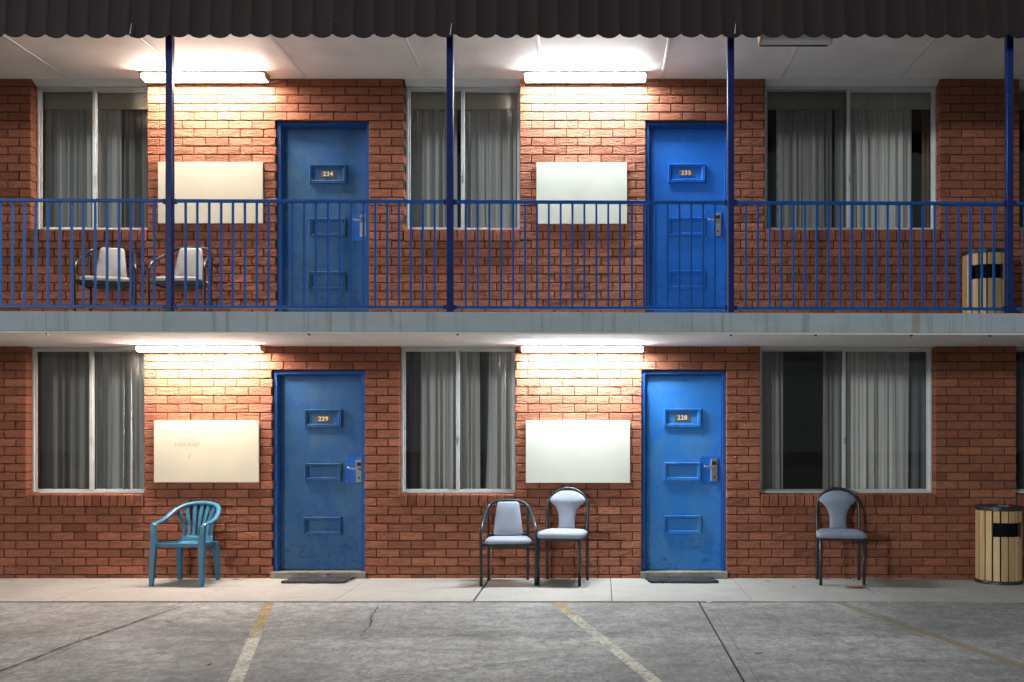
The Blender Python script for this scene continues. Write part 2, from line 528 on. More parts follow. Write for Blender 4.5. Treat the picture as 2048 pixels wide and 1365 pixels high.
def ribbon(name, mat, pts, w, z, jag=0.0, step=0.06, taper=True, seed=1):
    rr = random.Random(seed)
    P = []
    for (x0, y0), (x1, y1) in zip(pts[:-1], pts[1:]):
        n = max(1, int(math.hypot(x1 - x0, y1 - y0) / step))
        P += [(x0 + (x1 - x0) * k / n, y0 + (y1 - y0) * k / n) for k in range(n)]
    P.append(pts[-1])
    vs = []
    for i, (x, y) in enumerate(P):
        a, b = P[max(0, i - 1)], P[min(len(P) - 1, i + 1)]
        dx, dy = b[0] - a[0], b[1] - a[1]
        L = math.hypot(dx, dy) or 1
        nx, ny = -dy / L, dx / L
        j = rr.uniform(-jag, jag)
        ww = w * (rr.uniform(0.35, 1.25) if jag else 1)
        if taper: ww *= min(1, 0.15 + 6 * min(i, len(P) - 1 - i) / len(P))
        vs += [(x + nx * (j + ww / 2), y + ny * (j + ww / 2), z), (x + nx * (j - ww / 2), y + ny * (j - ww / 2), z)]
    fs = [(2 * i, 2 * i + 1, 2 * i + 3, 2 * i + 2) for i in range(len(P) - 1)]
    return MB().add(vs, fs).build(name, mat, cp)


def gp(px, py):
    d = CAM_H * FPX / (py - 860)
    return ((px - 1200) * d / FPX, d - CAM_D)


CZ = -0.0068
ribbon('crack', M['crack'], [gp(379, 1206), gp(150, 1283), gp(0, 1341), gp(-160, 1400)], 0.020, CZ, 0.009, 0.05, seed=3)
ribbon('crack', M['crack'], [gp(170, 1266), gp(152, 1282), gp(375, 1283), gp(540, 1278), gp(700, 1276)], 0.008, CZ, 0.007, seed=4)
ribbon('crack', M['crack'], [gp(700, 1277), gp(840, 1271), gp(1000, 1264)], 0.007, CZ, 0.008, seed=5)
ribbon('crack', M['crack'], [gp(760, 1206), gp(742, 1232), gp(741, 1248), gp(722, 1270), gp(724, 1276)], 0.010, CZ, 0.012, 0.04, seed=6)
ribbon('crack', M['crack'], [gp(640, 1365), gp(900, 1338), gp(1100, 1314), gp(1170, 1303)], 0.008, CZ, 0.009, seed=7)
ribbon('crack', M['crack'], [gp(1290, 1287), gp(1370, 1285), gp(1420, 1287)], 0.007, CZ, 0.006, seed=8)
ribbon('crack', M['crack'], [gp(1440, 1317), gp(1600, 1318), gp(1800, 1320), gp(2060, 1318)], 0.007, CZ, 0.010, seed=9)
ribbon('crack', M['crack'], [gp(0, 1310), gp(60, 1303), gp(150, 1295)], 0.006, CZ, 0.010, seed=12)
ribbon('tooled_line', M['tooled'], [(0.948, -1.36), (0.948, -9)], 0.007, CZ, 0.0015, 0.15, seed=10)
ribbon('tooled_line', M['tooled'], [(0.786, -2.6), (0.786, -9)], 0.006, CZ, 0.0015, 0.15, seed=11)

for i, (xa, yw) in enumerate(((-2.891, -2.45), (-0.383, -1.75), (2.087, -9.0))):
    t = 5.0
    p0, p1 = (xa, -1.36), (xa + 0.262 * t, -1.36 - t)
    o = ribbon('parking_line', line_mat('worn_line_paint', yw, 0.6 if i == 2 else 1.0), [p0, p1], 0.088, CZ + 0.0006, 0.0, 0.1, False)

# ------------------------------------------------------------------ the motel
motel = thing('motel_building', 'two-storey red brick motel with blue doors and a railed balcony walkway', 'building')
BL, BH, JT = 46.55 / 198, 17.04 / 198, 0.0088
Z_SOF, Z_CEIL = Z(693), Z(158)
DK = -0.0021                                       # the walkway falls slightly to the right
def deck_z(x): return 2.513 + DK * (x + 0.9)

# openings in the brick face: x0, x1, z0, z1
WL = [(X(52), X(288), Z(988), Z_SOF), (X(798), X(1030), Z(988), Z_SOF), (X(1521), X(1871), Z(988), Z_SOF), (X(2033), X(2033) + 1.19, Z(988), Z_SOF)]
WU = [(X(62), X(295), Z(458), Z_CEIL), (X(808), X(1040), Z(458), Z_CEIL), (X(1531), X(1880), Z(458), Z_CEIL), (X(2039), X(2039) + 1.19, Z(458), Z_CEIL)]
DL = [(X(545), X(729), 0.0, Z(741)), (X(1283), X(1453), 0.0, Z(741))]
DU = [(X(552), X(738), 2.45, Z(242)), (X(1291), X(1461), 2.45, Z(242))]
SILL_H = 25 / 198


def sub_rect(rects, o):
    out = []
    ox0, ox1, oz0, oz1 = o
    for (a, b, c, d) in rects:
        if b <= ox0 or a >= ox1 or d <= oz0 or c >= oz1:
            out.append((a, b, c, d)); continue
        if c < oz0: out.append((a, b, c, oz0))
        if d > oz1: out.append((a, b, oz1, d))
        c2, d2 = max(c, oz0), min(d, oz1)
        if a < ox0: out.append((a, ox0, c2, d2))
        if b > ox1: out.append((ox1, b, c2, d2))
    return [r for r in out if r[1] - r[0] > 0.016 and r[3] - r[2] > 0.016]


def brick_geo(w, h, depth, rr, nx=3, nz=2, c=0.0045, jit=0.0016):
    """front face (towards -y) with chipped, uneven edges; open at the back"""
    m = MB()
    xs = [-w / 2 + w * i / nx for i in range(nx + 1)]
    zs = [-h / 2 + h * j / nz for j in range(nz + 1)]
    ring_i = [(i, 0) for i in range(nx)] + [(nx, j) for j in range(nz)] + [(i, nz) for i in range(nx, 0, -1)] + [(0, j) for j in range(nz, 0, -1)]
    vs, idx = [], {}
    for i in range(nx + 1):
        for j in range(nz + 1):
            ex = (1 if i == 0 else -1 if i == nx else 0) * c
            ez = (1 if j == 0 else -1 if j == nz else 0) * c
            idx[i, j] = len(vs)
            edge = ex or ez
            vs.append((xs[i] + ex + rr.uniform(-jit, jit), rr.uniform(-jit, jit) * (0.8 if edge else 1.2), zs[j] + ez + rr.uniform(-jit, jit)))
    fs = [(idx[i, j], idx[i + 1, j], idx[i + 1, j + 1], idx[i, j + 1]) for i in range(nx) for j in range(nz)]
    b0 = len(vs)
    for (i, j) in ring_i:
        vs.append((xs[i] + rr.uniform(-1, 1) * jit * 0.5, c + rr.uniform(-1, 1) * jit * 0.4, zs[j] + rr.uniform(-1, 1) * jit * 0.5))
    n = len(ring_i)
    for k in range(n):
        a, b = ring_i[k], ring_i[(k + 1) % n]
        fs.append((idx[a], b0 + k, b0 + (k + 1) % n, idx[b]))
    c0 = len(vs)
    for (x, z) in ((-w / 2, -h / 2), (w / 2, -h / 2), (w / 2, h / 2), (-w / 2, h / 2)): vs.append((x, depth, z))
    corner = [0, nx, nx + nz, 2 * nx + nz]
    for q in range(4):
        k0, k1 = corner[q], corner[(q + 1) % 4] if q < 3 else n
        side = [b0 + (k % n) for k in range(k0, k1 + 1)]
        fs.append(tuple(reversed(side)) + (c0 + q, c0 + (q + 1) % 4))
    m.add(vs, fs)
    return m


rr = random.Random(11)
BD = 0.105
VAR = [brick_geo(BL - JT, BH - JT, BD, rr).mesh('brick', M['brick'], fix=True) for _ in range(8)]


def storey(z_lo, z_hi, zref, xref, openings, sills, wins_in):
    """returns full stretchers [(cx, cz)] and cut pieces"""
    full, cut = [], []
    ops = openings + sills
    k = math.floor((z_lo - zref) / BH) - 1
    while zref + k * BH < z_hi:
        z0, z1 = zref + k * BH, zref + (k + 1) * BH
        off = xref + (BL / 2 if k % 2 else 0)
        n = math.floor((XL - off) / BL)
        x = off + n * BL
        while x < XR:
            r = [(x, x + BL, max(z0, z_lo), min(z1, z_hi))]
            if r[0][3] - r[0][2] < 0.016: x += BL; continue
            whole = r[0][3] - r[0][2] > BH - 1e-6
            for o in ops: r = sub_rect(r, o)
            if whole and len(r) == 1 and abs(r[0][1] - r[0][0] - BL) < 1e-6 and abs(r[0][3] - r[0][2] - BH) < 1e-6:
                full.append((x + BL / 2, (z0 + z1) / 2))
            else:
                for (a, b, c, d) in r:
                    a2 = a + (JT / 2 if abs(a - x) < 1e-6 else 0.0)
                    b2 = b - (JT / 2 if abs(b - x - BL) < 1e-6 else 0.0)
                    c2 = c + (JT / 2 if abs(c - z0) < 1e-6 else 0.0)
                    d2 = d - (JT / 2 if abs(d - z1) < 1e-6 else 0.0)
                    if b2 - a2 > 0.012 and d2 - c2 > 0.012: cut.append((a2, b2, c2, d2))
            x += BL
        k += 1
    return full, cut


def wall_core(name, z_lo, z_hi, openings):
    xs = sorted({XL, XR} | {o[0] - 0.007 for o in openings} | {o[1] + 0.007 for o in openings})
    zs = sorted({z_lo, z_hi} | {max(z_lo, o[2] - 0.007) for o in openings} | {min(z_hi, o[3] + 0.007) for o in openings})
    def solid(i, j):
        if i < 0 or j < 0 or i >= len(xs) - 1 or j >= len(zs) - 1: return False
        cx, cz = (xs[i] + xs[i + 1]) / 2, (zs[j] + zs[j + 1]) / 2
        return not any(o[0] - 0.007 < cx < o[1] + 0.007 and o[2] - 0.007 < cz < o[3] + 0.007 for o in openings)
    y0, y1 = 0.012, 0.24
    m = MB()
    for i in range(len(xs) - 1):
        for j in range(len(zs) - 1):
            if not solid(i, j): continue
            a, b, c, d = xs[i], xs[i + 1], zs[j], zs[j + 1]
            m.add([(a, y0, c), (b, y0, c), (b, y0, d), (a, y0, d)], [(0, 1, 2, 3)])
            m.add([(a, y1, c), (b, y1, c), (b, y1, d), (a, y1, d)], [(3, 2, 1, 0)])
            for (di, dj, q) in ((-1, 0, [(a, y0, c), (a, y0, d), (a, y1, d), (a, y1, c)]), (1, 0, [(b, y0, c), (b, y1, c), (b, y1, d), (b, y0, d)]),
                                (0, -1, [(a, y0, c), (a, y1, c), (b, y1, c), (b, y0, c)]), (0, 1, [(a, y0, d), (b, y0, d), (b, y1, d), (a, y1, d)])):
                if not solid(i + di, j + dj): m.add(q, [(0, 1, 2, 3)])
    me = m.mesh(name, M['mortar'], fix=False)
    o = bpy.data.objects.new(name, me); COL.objects.link(o); o.parent = motel
    return o


lower = wall_core('wall', -0.02, Z_SOF + 0.03, WL + DL)
upper = wall_core('wall', Z_SOF + 0.06, Z_CEIL + 0.03, WU + DU)
lower['label'] = 'ground floor red brick wall with dark joints'
upper['label'] = 'upper floor red brick wall with dark joints'


def sill_rect(w): return (w[0] + 0.002, w[1] - 0.004, w[2] - SILL_H, w[2] + 0.004)
fl, cl = storey(0.0, Z_SOF, Z(740.6), X(333.9), WL + DL, [sill_rect(w) for w in WL], WL)
fu, cu = storey(2.45, Z_CEIL, Z(241.6), X(317.8) + BL / 2, WU + DU, [sill_rect(w) for w in WU], WU)

# the 300 bricks that show best (whole, in front of the lens, clear of railing, boards and chairs) are pieces of their own
BOARDS = [(X(318), X(527), Z(448), Z(326)), (X(1073), X(1254), Z(449), Z(327)), (X(310), X(519), Z(965), Z(842)), (X(1052), X(1260), Z(966), Z(842))]
def clear(b):
    if any(o[0] - 0.12 < b[0] < o[1] + 0.12 and o[2] - 0.04 < b[1] < o[3] + 0.04 for o in BOARDS): return False
    return X(4) < b[0] - BL / 2 and b[0] + BL / 2 < X(2044)
sel_l = sorted([b for b in fl if clear(b)], key=lambda b: (abs(b[0] - X(905)) * 0.35 + abs(b[1] - 1.1)))[:215]
sel_u = sorted([b for b in fu if clear(b) and b[1] > Z(395)], key=lambda b: abs(b[0] - X(905)))[:85]
ids = {(round(b[0], 4), round(b[1], 4)) for b in sel_l + sel_u}
for bricks, par in ((sel_l, lower), (sel_u, upper)):
    for (cx, cz) in bricks:
        o = bpy.data.objects.new('brick', VAR[rr.randrange(8)])
        COL.objects.link(o); o.parent = par
        o.location = (cx, rr.uniform(-0.0018, 0.0018), cz)
for full, cuts, par in ((fl, cl, lower), (fu, cu, upper)):
    m = MB()
    for (cx, cz) in full:
        if (round(cx, 4), round(cz, 4)) in ids: continue
        g = brick_geo(BL - JT, BH - JT, BD, rr)
        oy = rr.uniform(-0.0018, 0.0018)
        m.add([(x + cx, y + oy, z + cz) for x, y, z in g.v], g.f)
    for (a, b, c, d) in cuts:
        g = brick_geo(b - a, d - c, BD, rr, 2 if b - a < 0.14 else 3, 2 if d - c > 0.05 else 1, min(0.0045, (b - a) / 5, (d - c) / 5))
        m.add([(x + (a + b) / 2, y, z + (c + d) / 2) for x, y, z in g.v], g.f)
    o = m.build('brick_courses', M['brick'], par)
    o['kind'] = 'stuff'

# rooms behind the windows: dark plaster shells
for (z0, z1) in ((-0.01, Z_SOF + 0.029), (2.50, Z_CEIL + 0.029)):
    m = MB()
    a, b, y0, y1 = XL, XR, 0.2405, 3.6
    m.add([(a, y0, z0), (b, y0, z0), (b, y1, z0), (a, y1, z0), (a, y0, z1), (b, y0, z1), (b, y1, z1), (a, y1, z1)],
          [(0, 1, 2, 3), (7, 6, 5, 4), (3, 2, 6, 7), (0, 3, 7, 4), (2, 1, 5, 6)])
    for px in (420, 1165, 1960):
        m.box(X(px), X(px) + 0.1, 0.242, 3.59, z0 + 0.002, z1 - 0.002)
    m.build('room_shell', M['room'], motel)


# ------------------------------------------------------------------ windows
def window(op, mull_px, scr, upper_floor):
    x0, x1, z0, z1 = op
    zt = z1 - (0.047 if upper_floor else 0.004)
    y = 0.10
    x0 += 0.002; x1 -= 0.002
    w = MB().frame(x0, x1, z0, zt, [(0.0, y + 0.07), (0.0, y), (0.020, y), (0.020, y + 0.022), (0.028, y + 0.022), (0.028, y + 0.07)]).build('window', M['alu'], motel, bevel=0.002)
    xm = X(mull_px, y)
    a, b, c, d = x0 + 0.024, x1 - 0.024, z0 + 0.024, zt - 0.024
    for (s0, s1, yy) in ((a, xm + 0.02, y + 0.022), (xm - 0.02, b, y + 0.044)):
        MB().frame(s0, s1, c, d, [(0.0, yy + 0.018), (0.0, yy), (0.014, yy), (0.017, yy + 0.006), (0.017, yy + 0.018)]).build('sash', M['alu'], w, bevel=0.0015)
        MB().box(s0 + 0.014, s1 - 0.014, yy + 0.008, yy + 0.012, c + 0.014, d - 0.014).build('pane', M['glass'], w)
    MB().box(xm - 0.017, xm + 0.017, y + 0.004, y + 0.021, c, d).build('mullion', M['alu'], w, bevel=0.003)
    MB().box(xm - 0.009, xm + 0.009, y - 0.006, y + 0.0045, (c + d) / 2 - 0.24, (c + d) / 2 - 0.17).build('latch', M['steel'], w, bevel=0.002)
    if scr:
        s0, s1 = (a + 0.004, xm - 0.024) if scr == 'L' else (xm + 0.024, b - 0.004)
        v = MB().add([(s0, y + 0.012, c), (s1, y + 0.012, c), (s1, y + 0.012, d), (s0, y + 0.012, d)], [(0, 1, 2, 3)])
        v.build('fly_screen', M['screen'], w)
    # jamb lining and inner reveal
    MB().frame(x0, x1, z0, zt, [(0.0, 0.300), (0.0, y + 0.071), (0.010, y + 0.071), (0.010, 0.300)]).build('reveal', M['cream'], w)
    if upper_floor:
        m = MB()
        n = 14
        top, bot = [], []
        for i in range(n + 1):
            t = i / n
            sag = 0.010 * math.sin(math.pi * t) if x1 - x0 < 1.5 else 0.004 * math.sin(3 * t)
            top.append((x0 + (x1 - x0) * t, z1 - 0.002)); bot.append((x0 + (x1 - x0) * t, zt + 0.003 - sag * 0.3))
        for i in range(n):
            m.add([(top[i][0], 0.0125, top[i][1] + 0.0015), (top[i + 1][0], 0.0125, top[i + 1][1] + 0.0015), (bot[i + 1][0], y - 0.02, bot[i + 1][1]), (bot[i][0], y - 0.02, bot[i][1]),
                   (bot[i + 1][0], y + 0.16, bot[i + 1][1]), (bot[i][0], y + 0.16, bot[i][1])], [(0, 1, 2, 3), (3, 2, 4, 5)])
        m.build('head_trim', M['white'], w)
        # pelmet board across the head of the window, inside the room
        MB().box(x0 + 0.011, x1 - 0.011, 0.178, 0.190, zt - 0.205, zt - 0.011).build('pelmet', M['cream'], w, bevel=0.003)
    else:
        MB().box(x0, x1, 0.0125, y - 0.0005, zt + 0.0005, z1 + 0.006).build('head_trim', M['white'], w)
    # brick-on-edge sill
    sx0, sx1, sz0, sz1 = sill_rect(op)
    n = max(3, round((sx1 - sx0) / 0.0864))
    p = (sx1 - sx0) / n
    for i in range(n):
        hh = sz1 - sz0 - 0.005
        g = brick_geo(p - 0.0095 if i < n - 1 else p - 0.004, hh, 0.13, rr, 2, 2, 0.004, 0.0014)
        # weathered top: slopes down to the front
        vs = [(x, yy, z - (0.012 if (z > 0 and yy < 0.05) else 0)) for x, yy, z in g.v]
        o = MB().add(vs, g.f).build('sill_brick', M['sill'], w)
        o.location = (sx0 + p * (i + 0.5), -0.026 + rr.uniform(-0.002, 0.002), (sz0 + sz1) / 2)
    MB().box(sx0 + 0.002, sx1 - 0.002, -0.016, 0.10, sz0 + 0.006, sz1 - 0.018).build('sill_mortar', M['mortar'], w)
    return w


for op, mp, s in zip(WL, (181.5, 915, 1688.5, 2170), (None, None, 'L', 'L')): window(op, mp, s, False)
for op, mp, s in zip(WU, (187.5, 925, 1697.5, 2176), (None, None, 'L', 'L')): window(op, mp, s, True)


def curtain(px0, px1, z0, z1, y, mat, label, group, pitch=0.068, amp=0.028, flare=0.0, seed=0):
    r2 = random.Random(seed)
    x0, x1 = X(px0, y), X(px1, y)
    nx = max(10, int((x1 - x0) / 0.009))
    ph, phs = 0.0, []
    for i in range(nx + 1):
        phs.append(ph)
        ph += 2 * math.pi * (x1 - x0) / nx / pitch * (0.75 + 0.5 * math.sin(i * 0.11 + seed) ** 2)
    k1, k2 = r2.uniform(2, 5), r2.uniform(0, 6)
    nz = 12
    vs, fs = [], []
    for j in range(nz + 1):
        t = j / nz
        for i in range(nx + 1):
            s = i / nx
            a = amp * (0.45 + 0.55 * (0.3 + 0.7 * t)) * (0.7 + 0.45 * math.sin(s * k1 * 3 + k2))
            yy = y + a * math.sin(phs[i] + 0.35 * t * math.sin(s * 9 + k2)) + 0.35 * a * math.sin(2.3 * phs[i] + k2)
            xx = x0 + (x1 - x0) * s + flare * t * t * (s - 0.5) * 2 + 0.008 * t * math.sin(phs[i] * 0.5 + k2)
            vs.append((xx, yy, z1 + (z0 - z1) * t))
    for j in range(nz):
        for i in range(nx):
            a = j * (nx + 1) + i
            fs.append((a, a + 1, a + nx + 2, a + nx + 1))
    o = MB().add(vs, fs).build('curtain', mat, smooth=True)
    return tag(o, label, 'curtain', group)


GU, GL = 'curtains behind the upper windows', 'curtains behind the ground floor windows'
ZU0, ZU1, ZL0, ZL1 = Z(458) + 0.013, Z_CEIL - 0.058, Z(988) + 0.013, Z_SOF - 0.015
CY = 0.205
curtain(92, 243, ZU0, ZU1, CY, M['cloth'], 'pale grey pleated curtain behind the upper window above the balcony chairs', GU, seed=1)
curtain(236, 305, ZU0, ZU1, CY + 0.05, M['taupe'], 'dark taupe drape right of the pale curtain, upper window above the balcony chairs', GU, 0.1, seed=2)
curtain(812, 914, ZU0, ZU1, CY, M['cloth'], 'dim grey curtain behind the fly screen, upper window beside door 234', GU, seed=3)
curtain(922, 1048, ZU0, ZU1, CY, M['cloth'], 'pale grey-green curtain in the right pane, upper window beside door 234', GU, 0.085, seed=4)
curtain(1553, 1664, ZU0, ZU1, CY, M['cloth'], 'dim grey curtain in the left pane of the wide upper window', GU, seed=5)
curtain(1670, 1726, ZU0, ZU1, CY, M['sheer'], 'narrow grey curtain edge beside the mullion of the wide upper window', GU, seed=6)
curtain(1722, 1823, ZU0, ZU1, CY - 0.01, M['cloth'], 'lightest curtain in the right pane of the wide upper window', GU, 0.095, seed=7)
curtain(1843, 1858, ZU0, ZU1, CY + 0.03, M['brown'], 'thin brown drape at the right end of the wide upper window', GU, 0.05, 0.015, seed=8)
curtain(2046, 2180, ZU0, ZU1, CY, M['slate'], 'dark curtain in the upper window cut off by the right edge', GU, seed=9)
curtain(84, 184, ZL0, ZL1, CY, M['taupe'], 'brown-grey curtain in the left pane of the window above the teal chair', GL, 0.09, 0.026, seed=11)
curtain(180, 236, ZL0, ZL1, CY + 0.03, M['cloth'], 'dimmer curtain strip in the right pane of the window above the teal chair', GL, seed=12)
curtain(226, 300, ZL0, ZL1, CY - 0.03, M['sheer'], 'pale sheer curtain at the right of the window above the teal chair', GL, 0.08, flare=0.02, seed=13)
curtain(802, 846, ZL0, ZL1, CY + 0.04, M['slate'], 'dark slate drape at the left of the window above the grey armchair', GL, seed=14)
curtain(841, 914, ZL0, ZL1, CY, M['cloth'], 'grey curtain in the left pane of the window above the grey armchair', GL, seed=15)
curtain(916, 960, ZL0, ZL1, CY - 0.02, M['sheer'], 'bright narrow curtain beside the mullion of the window above the grey armchair', GL, 0.06, seed=16)
curtain(950, 996, ZL0, ZL1, CY + 0.05, M['slate'], 'dark drape in the gap between the two bright curtains above the grey armchair', GL, seed=17)
curtain(978, 1040, ZL0, ZL1, CY - 0.03, M['cloth'], 'bright curtain at the right end of the window above the grey armchair', GL, 0.085, flare=0.03, seed=18)
curtain(1526, 1566, ZL0, ZL1, CY, M['sheer'], 'thin sheer curtain at the left end of the wide ground floor window', GL, 0.06, seed=19)
curtain(1646, 1692, ZL0, ZL1, CY, M['sheer'], 'sheer curtain left of the mullion of the wide ground floor window', GL, 0.06, seed=20)
curtain(1694, 1818, ZL0, ZL1, CY - 0.01, M['cloth'], 'striped light grey curtain in the right pane of the wide ground floor window', GL, 0.10, 0.03, seed=21)
curtain(1814, 1876, ZL0, ZL1, CY + 0.05, M['slate'], 'dark drape at the right end of the wide ground floor window', GL, 0.12, seed=22)
curtain(2040, 2180, ZL0, ZL1, CY, M['slate'], 'dark curtain in the ground floor window cut off by the right edge', GL, seed=23)


# ------------------------------------------------------------------ doors
def text_mesh(s, size, mat, parent, loc):
    cu_ = bpy.data.curves.new('door_number', 'FONT')
    cu_.body = s; cu_.size = size; cu_.align_x = 'CENTER'; cu_.align_y = 'CENTER'; cu_.extrude = 0.0015; cu_.offset = 0.0009; cu_.space_character = 1.12
    t = bpy.data.objects.new('door_number', cu_); COL.objects.link(t)
    bpy.context.view_layer.update()
    me = bpy.data.meshes.new_from_object(t.evaluated_get(bpy.context.evaluated_depsgraph_get()))
    bpy.data.objects.remove(t); bpy.data.curves.remove(cu_)
    me.materials.clear(); me.materials.append(mat)
    o = bpy.data.objects.new('door_number', me); COL.objects.link(o)
    o.parent = parent; o.location = loc; o.rotation_euler = (R(90), 0, 0)
    return o


def door(op, zf, number, leaf_mat, mx, mz, num_px, lock, label):
    x0, x1, _, z1 = op
    yl = 0.105
    d = MB().box(x0 + 0.045, x1 - 0.045, yl, yl + 0.04, zf + 0.006, z1 - 0.045).build('door', leaf_mat, motel, bevel=0.002)
    d['label'] = label
    # pressed steel frame: jambs and head
    fr = MB()
    prof = [(0.0, 0.235), (0.0, 0.035), (0.034, 0.035), (0.034, 0.066), (0.048, 0.066), (0.048, yl - 0.002), (0.044, yl - 0.002), (0.044, 0.235)]
    e = 0.0015
    for s in (0, 1):
        vs = []
        for (i, y) in prof:
            xx = x0 + e + i if s == 0 else x1 - e - i
            vs += [(xx, y, zf), (xx, y, z1 - e - i)]
        n = len(prof)
        fr.add(vs, [(2 * k, 2 * k + 1, 2 * ((k + 1) % n) + 1, 2 * ((k + 1) % n)) for k in range(n)] + [tuple(2 * k for k in range(n))])
    vs = []
    for (i, y) in prof: vs += [(x0 + e + i, y, z1 - e - i), (x1 - e - i, y, z1 - e - i)]
    n = len(prof)
    fr.add(vs, [(2 * k, 2 * k + 1, 2 * ((k + 1) % n) + 1, 2 * ((k + 1) % n)) for k in range(n)])
    fr.build('door_frame', M['frame_blue'], d)
    for (pa, pb, qa, qb) in zip(mx[0], mx[1], mz[0], mz[1]):
        MB().frame(X(pa, yl), X(pb, yl), Z(qb, yl), Z(qa, yl), [(0.0, yl + 0.001), (0.0, yl - 0.022), (0.005, yl - 0.027), (0.011, yl - 0.027), (0.014, yl - 0.016), (0.021, yl - 0.016), (0.024, yl - 0.022), (0.030, yl - 0.020), (0.036, yl - 0.006), (0.036, yl + 0.001)]).build('moulding', leaf_mat, d)
    nx, nz = X(num_px[0], yl), Z(num_px[1], yl)
    MB().box(nx - 0.072, nx + 0.072, yl - 0.006, yl - 0.0005, nz - 0.033, nz + 0.033).build('number_plate', M['bronze'], d, bevel=0.0015)
    text_mesh(number, 0.062, M['digit'], d, (nx, yl - 0.0078, nz))
    # lock: blue backing plate with screws, card reader case, lever handle
    ax, bx, az, bz, cx, dx, cz, dz, hx, hz = [f(v, yl) for f, v in zip((X, X, Z, Z, X, X, Z, Z, X, Z), lock)]
    bx = min(bx, x1 - 0.05)
    pl = MB().box(ax, bx, yl - 0.004, yl - 0.0004, bz, az).build('lock_plate', M['plate_blue'], d, bevel=0.001)
    for (sx, sz) in ((ax + 0.012, az - 0.012), (bx - 0.012, az - 0.012), (ax + 0.012, bz + 0.012), (bx - 0.012, bz + 0.012)):
        if bx - ax < 0.1: continue
        m = MB().rings([[(sx + r * math.cos(a), y, sz + r * math.sin(a)) for a in [k * math.pi / 4 for k in range(8)]] for r, y in ((0.006, yl - 0.0035), (0.006, yl - 0.006), (0.003, yl - 0.0075))])
        m.build('screw', M['steel'], d)
    MB().box(cx, dx, yl - 0.030, yl - 0.0045, dz, cz).build('lock_case', M['steel'], d, bevel=0.004)
    MB().box(cx + 0.010, dx - 0.010, yl - 0.032, yl - 0.0295, cz - 0.062, cz - 0.026).build('card_reader', M['black'], d, bevel=0.001)
    mid = (cx + dx) / 2
    MB().rings([[(mid + r * math.cos(a), y, dz + 0.045 + r * math.sin(a)) for a in [k * math.pi / 6 for k in range(12)]] for r, y in ((0.010, yl - 0.0295), (0.010, yl - 0.034), (0.005, yl - 0.034), (0.005, yl - 0.032))]).build('keyhole', M['black'], d)
    h = MB().sweep([(mid, yl - 0.028, hz - 0.004), (mid, yl - 0.062, hz - 0.004)], 0.011, 10, (0, 0, 1))
    h.sweep(curve_pts([(mid + 0.008, yl - 0.062, hz - 0.006), (mid - 0.03, yl - 0.066, hz - 0.003), (hx + 0.02, yl - 0.064, hz + 0.004), (hx, yl - 0.060, hz + 0.008)], 4), (0.010, 0.006), 8, (0, 1, 0))
    h.build('handle', M['steel'], d, smooth=True)
    # concrete threshold
    MB().box(x0 - 0.012, x1 + 0.01, -0.032, 0.23, zf - 0.085 if zf > 1 else 0.0005, zf - 0.001).build('threshold', M['threshold'], d, bevel=0.006)
    return d


ZF1 = Z(1140, 0.1) - 0.004
ZF2 = deck_z(-2.5) + 0.082
d229 = door(DL[0], ZF1, '229', M['door_a'], ((610, 610, 608), (684, 683, 683)), ((819, 927, 1034), (855, 962, 1070)), (647, 838.5),
            (691, 730, 915, 966, 713, 726.5, 920, 965, 698, 937), 'scuffed blue door numbered 229')
d228 = door(DL[1], ZF1, '228', M['door_c'], ((1328, 1328, 1327.5), (1402, 1401, 1402)), ((818, 925, 1031), (855, 962, 1068)), (1364.5, 836),
            (1399, 1438, 913, 969, 1421, 1434.5, 918, 963, 1407, 934), 'blue door numbered 228')
d234 = door(DU[0], ZF2, '234', M['door_a'], ((620, 620, 618), (693, 692, 692)), ((330, 437, 544), (368, 474, 581)), (656.5, 349),
            (703, 737, 428, 482, 721, 734, 431, 476, 707, 443), 'dusty blue door numbered 234')
d235 = door(DU[1], ZF2 - 0.008, '235', M['door_b'], ((1336, 1336, 1336), (1410, 1410, 1410)), ((329, 436, 542), (366, 473, 579)), (1372, 346.5),
            (1408, 1446, 421, 478, 1428.5, 1441.5, 427, 473, 1415, 443), 'bright blue door numbered 235')

# ------------------------------------------------------------------ walkway slab, ceiling, roof edge
YF = -1.46


def sheared(m, k, xc):
    m.v = [(x, y, z + k * (x - xc)) for x, y, z in m.v]
    return m


slab = sheared(MB().box(XL, XR, YF + 0.012, 0.0115, Z_SOF + 0.012, 2.5125), DK, -0.9).build('balcony_slab', M['deck'], motel)
MB().box(XL, XR, YF + 0.055, 0.011, Z_SOF, Z_SOF + 0.03).build('soffit', M['soffit'], slab)
fj = [XL, X(-420, -1.46), X(92, -1.46), X(617, -1.46), X(1462, -1.46), X(1975, -1.46), XR]
for a, b in zip(fj[:-1], fj[1:]):
    sheared(MB().box(a + 0.0008, b - 0.0008, YF, YF + 0.011, 2.513 - 0.168, 2.514), DK, -0.9).build('fascia_panel', M['fascia'], slab, bevel=0.002)
sheared(MB().box(XL, XR, YF + 0.006, YF + 0.054, 2.513 - 0.186, 2.513 - 0.169), DK, -0.9).build('drip_channel', M['white'], slab, bevel=0.002)
for px in (93, 617, 915, 1462, 1632, 1824, 1981):
    x = X(px, -1.46)
    sheared(MB().box(x - 0.009, x + 0.009, YF + 0.002, YF + 0.03, 2.513 - 0.199, 2.513 - 0.1865), DK, -0.9).build('fixing_clip', M['black'], slab)

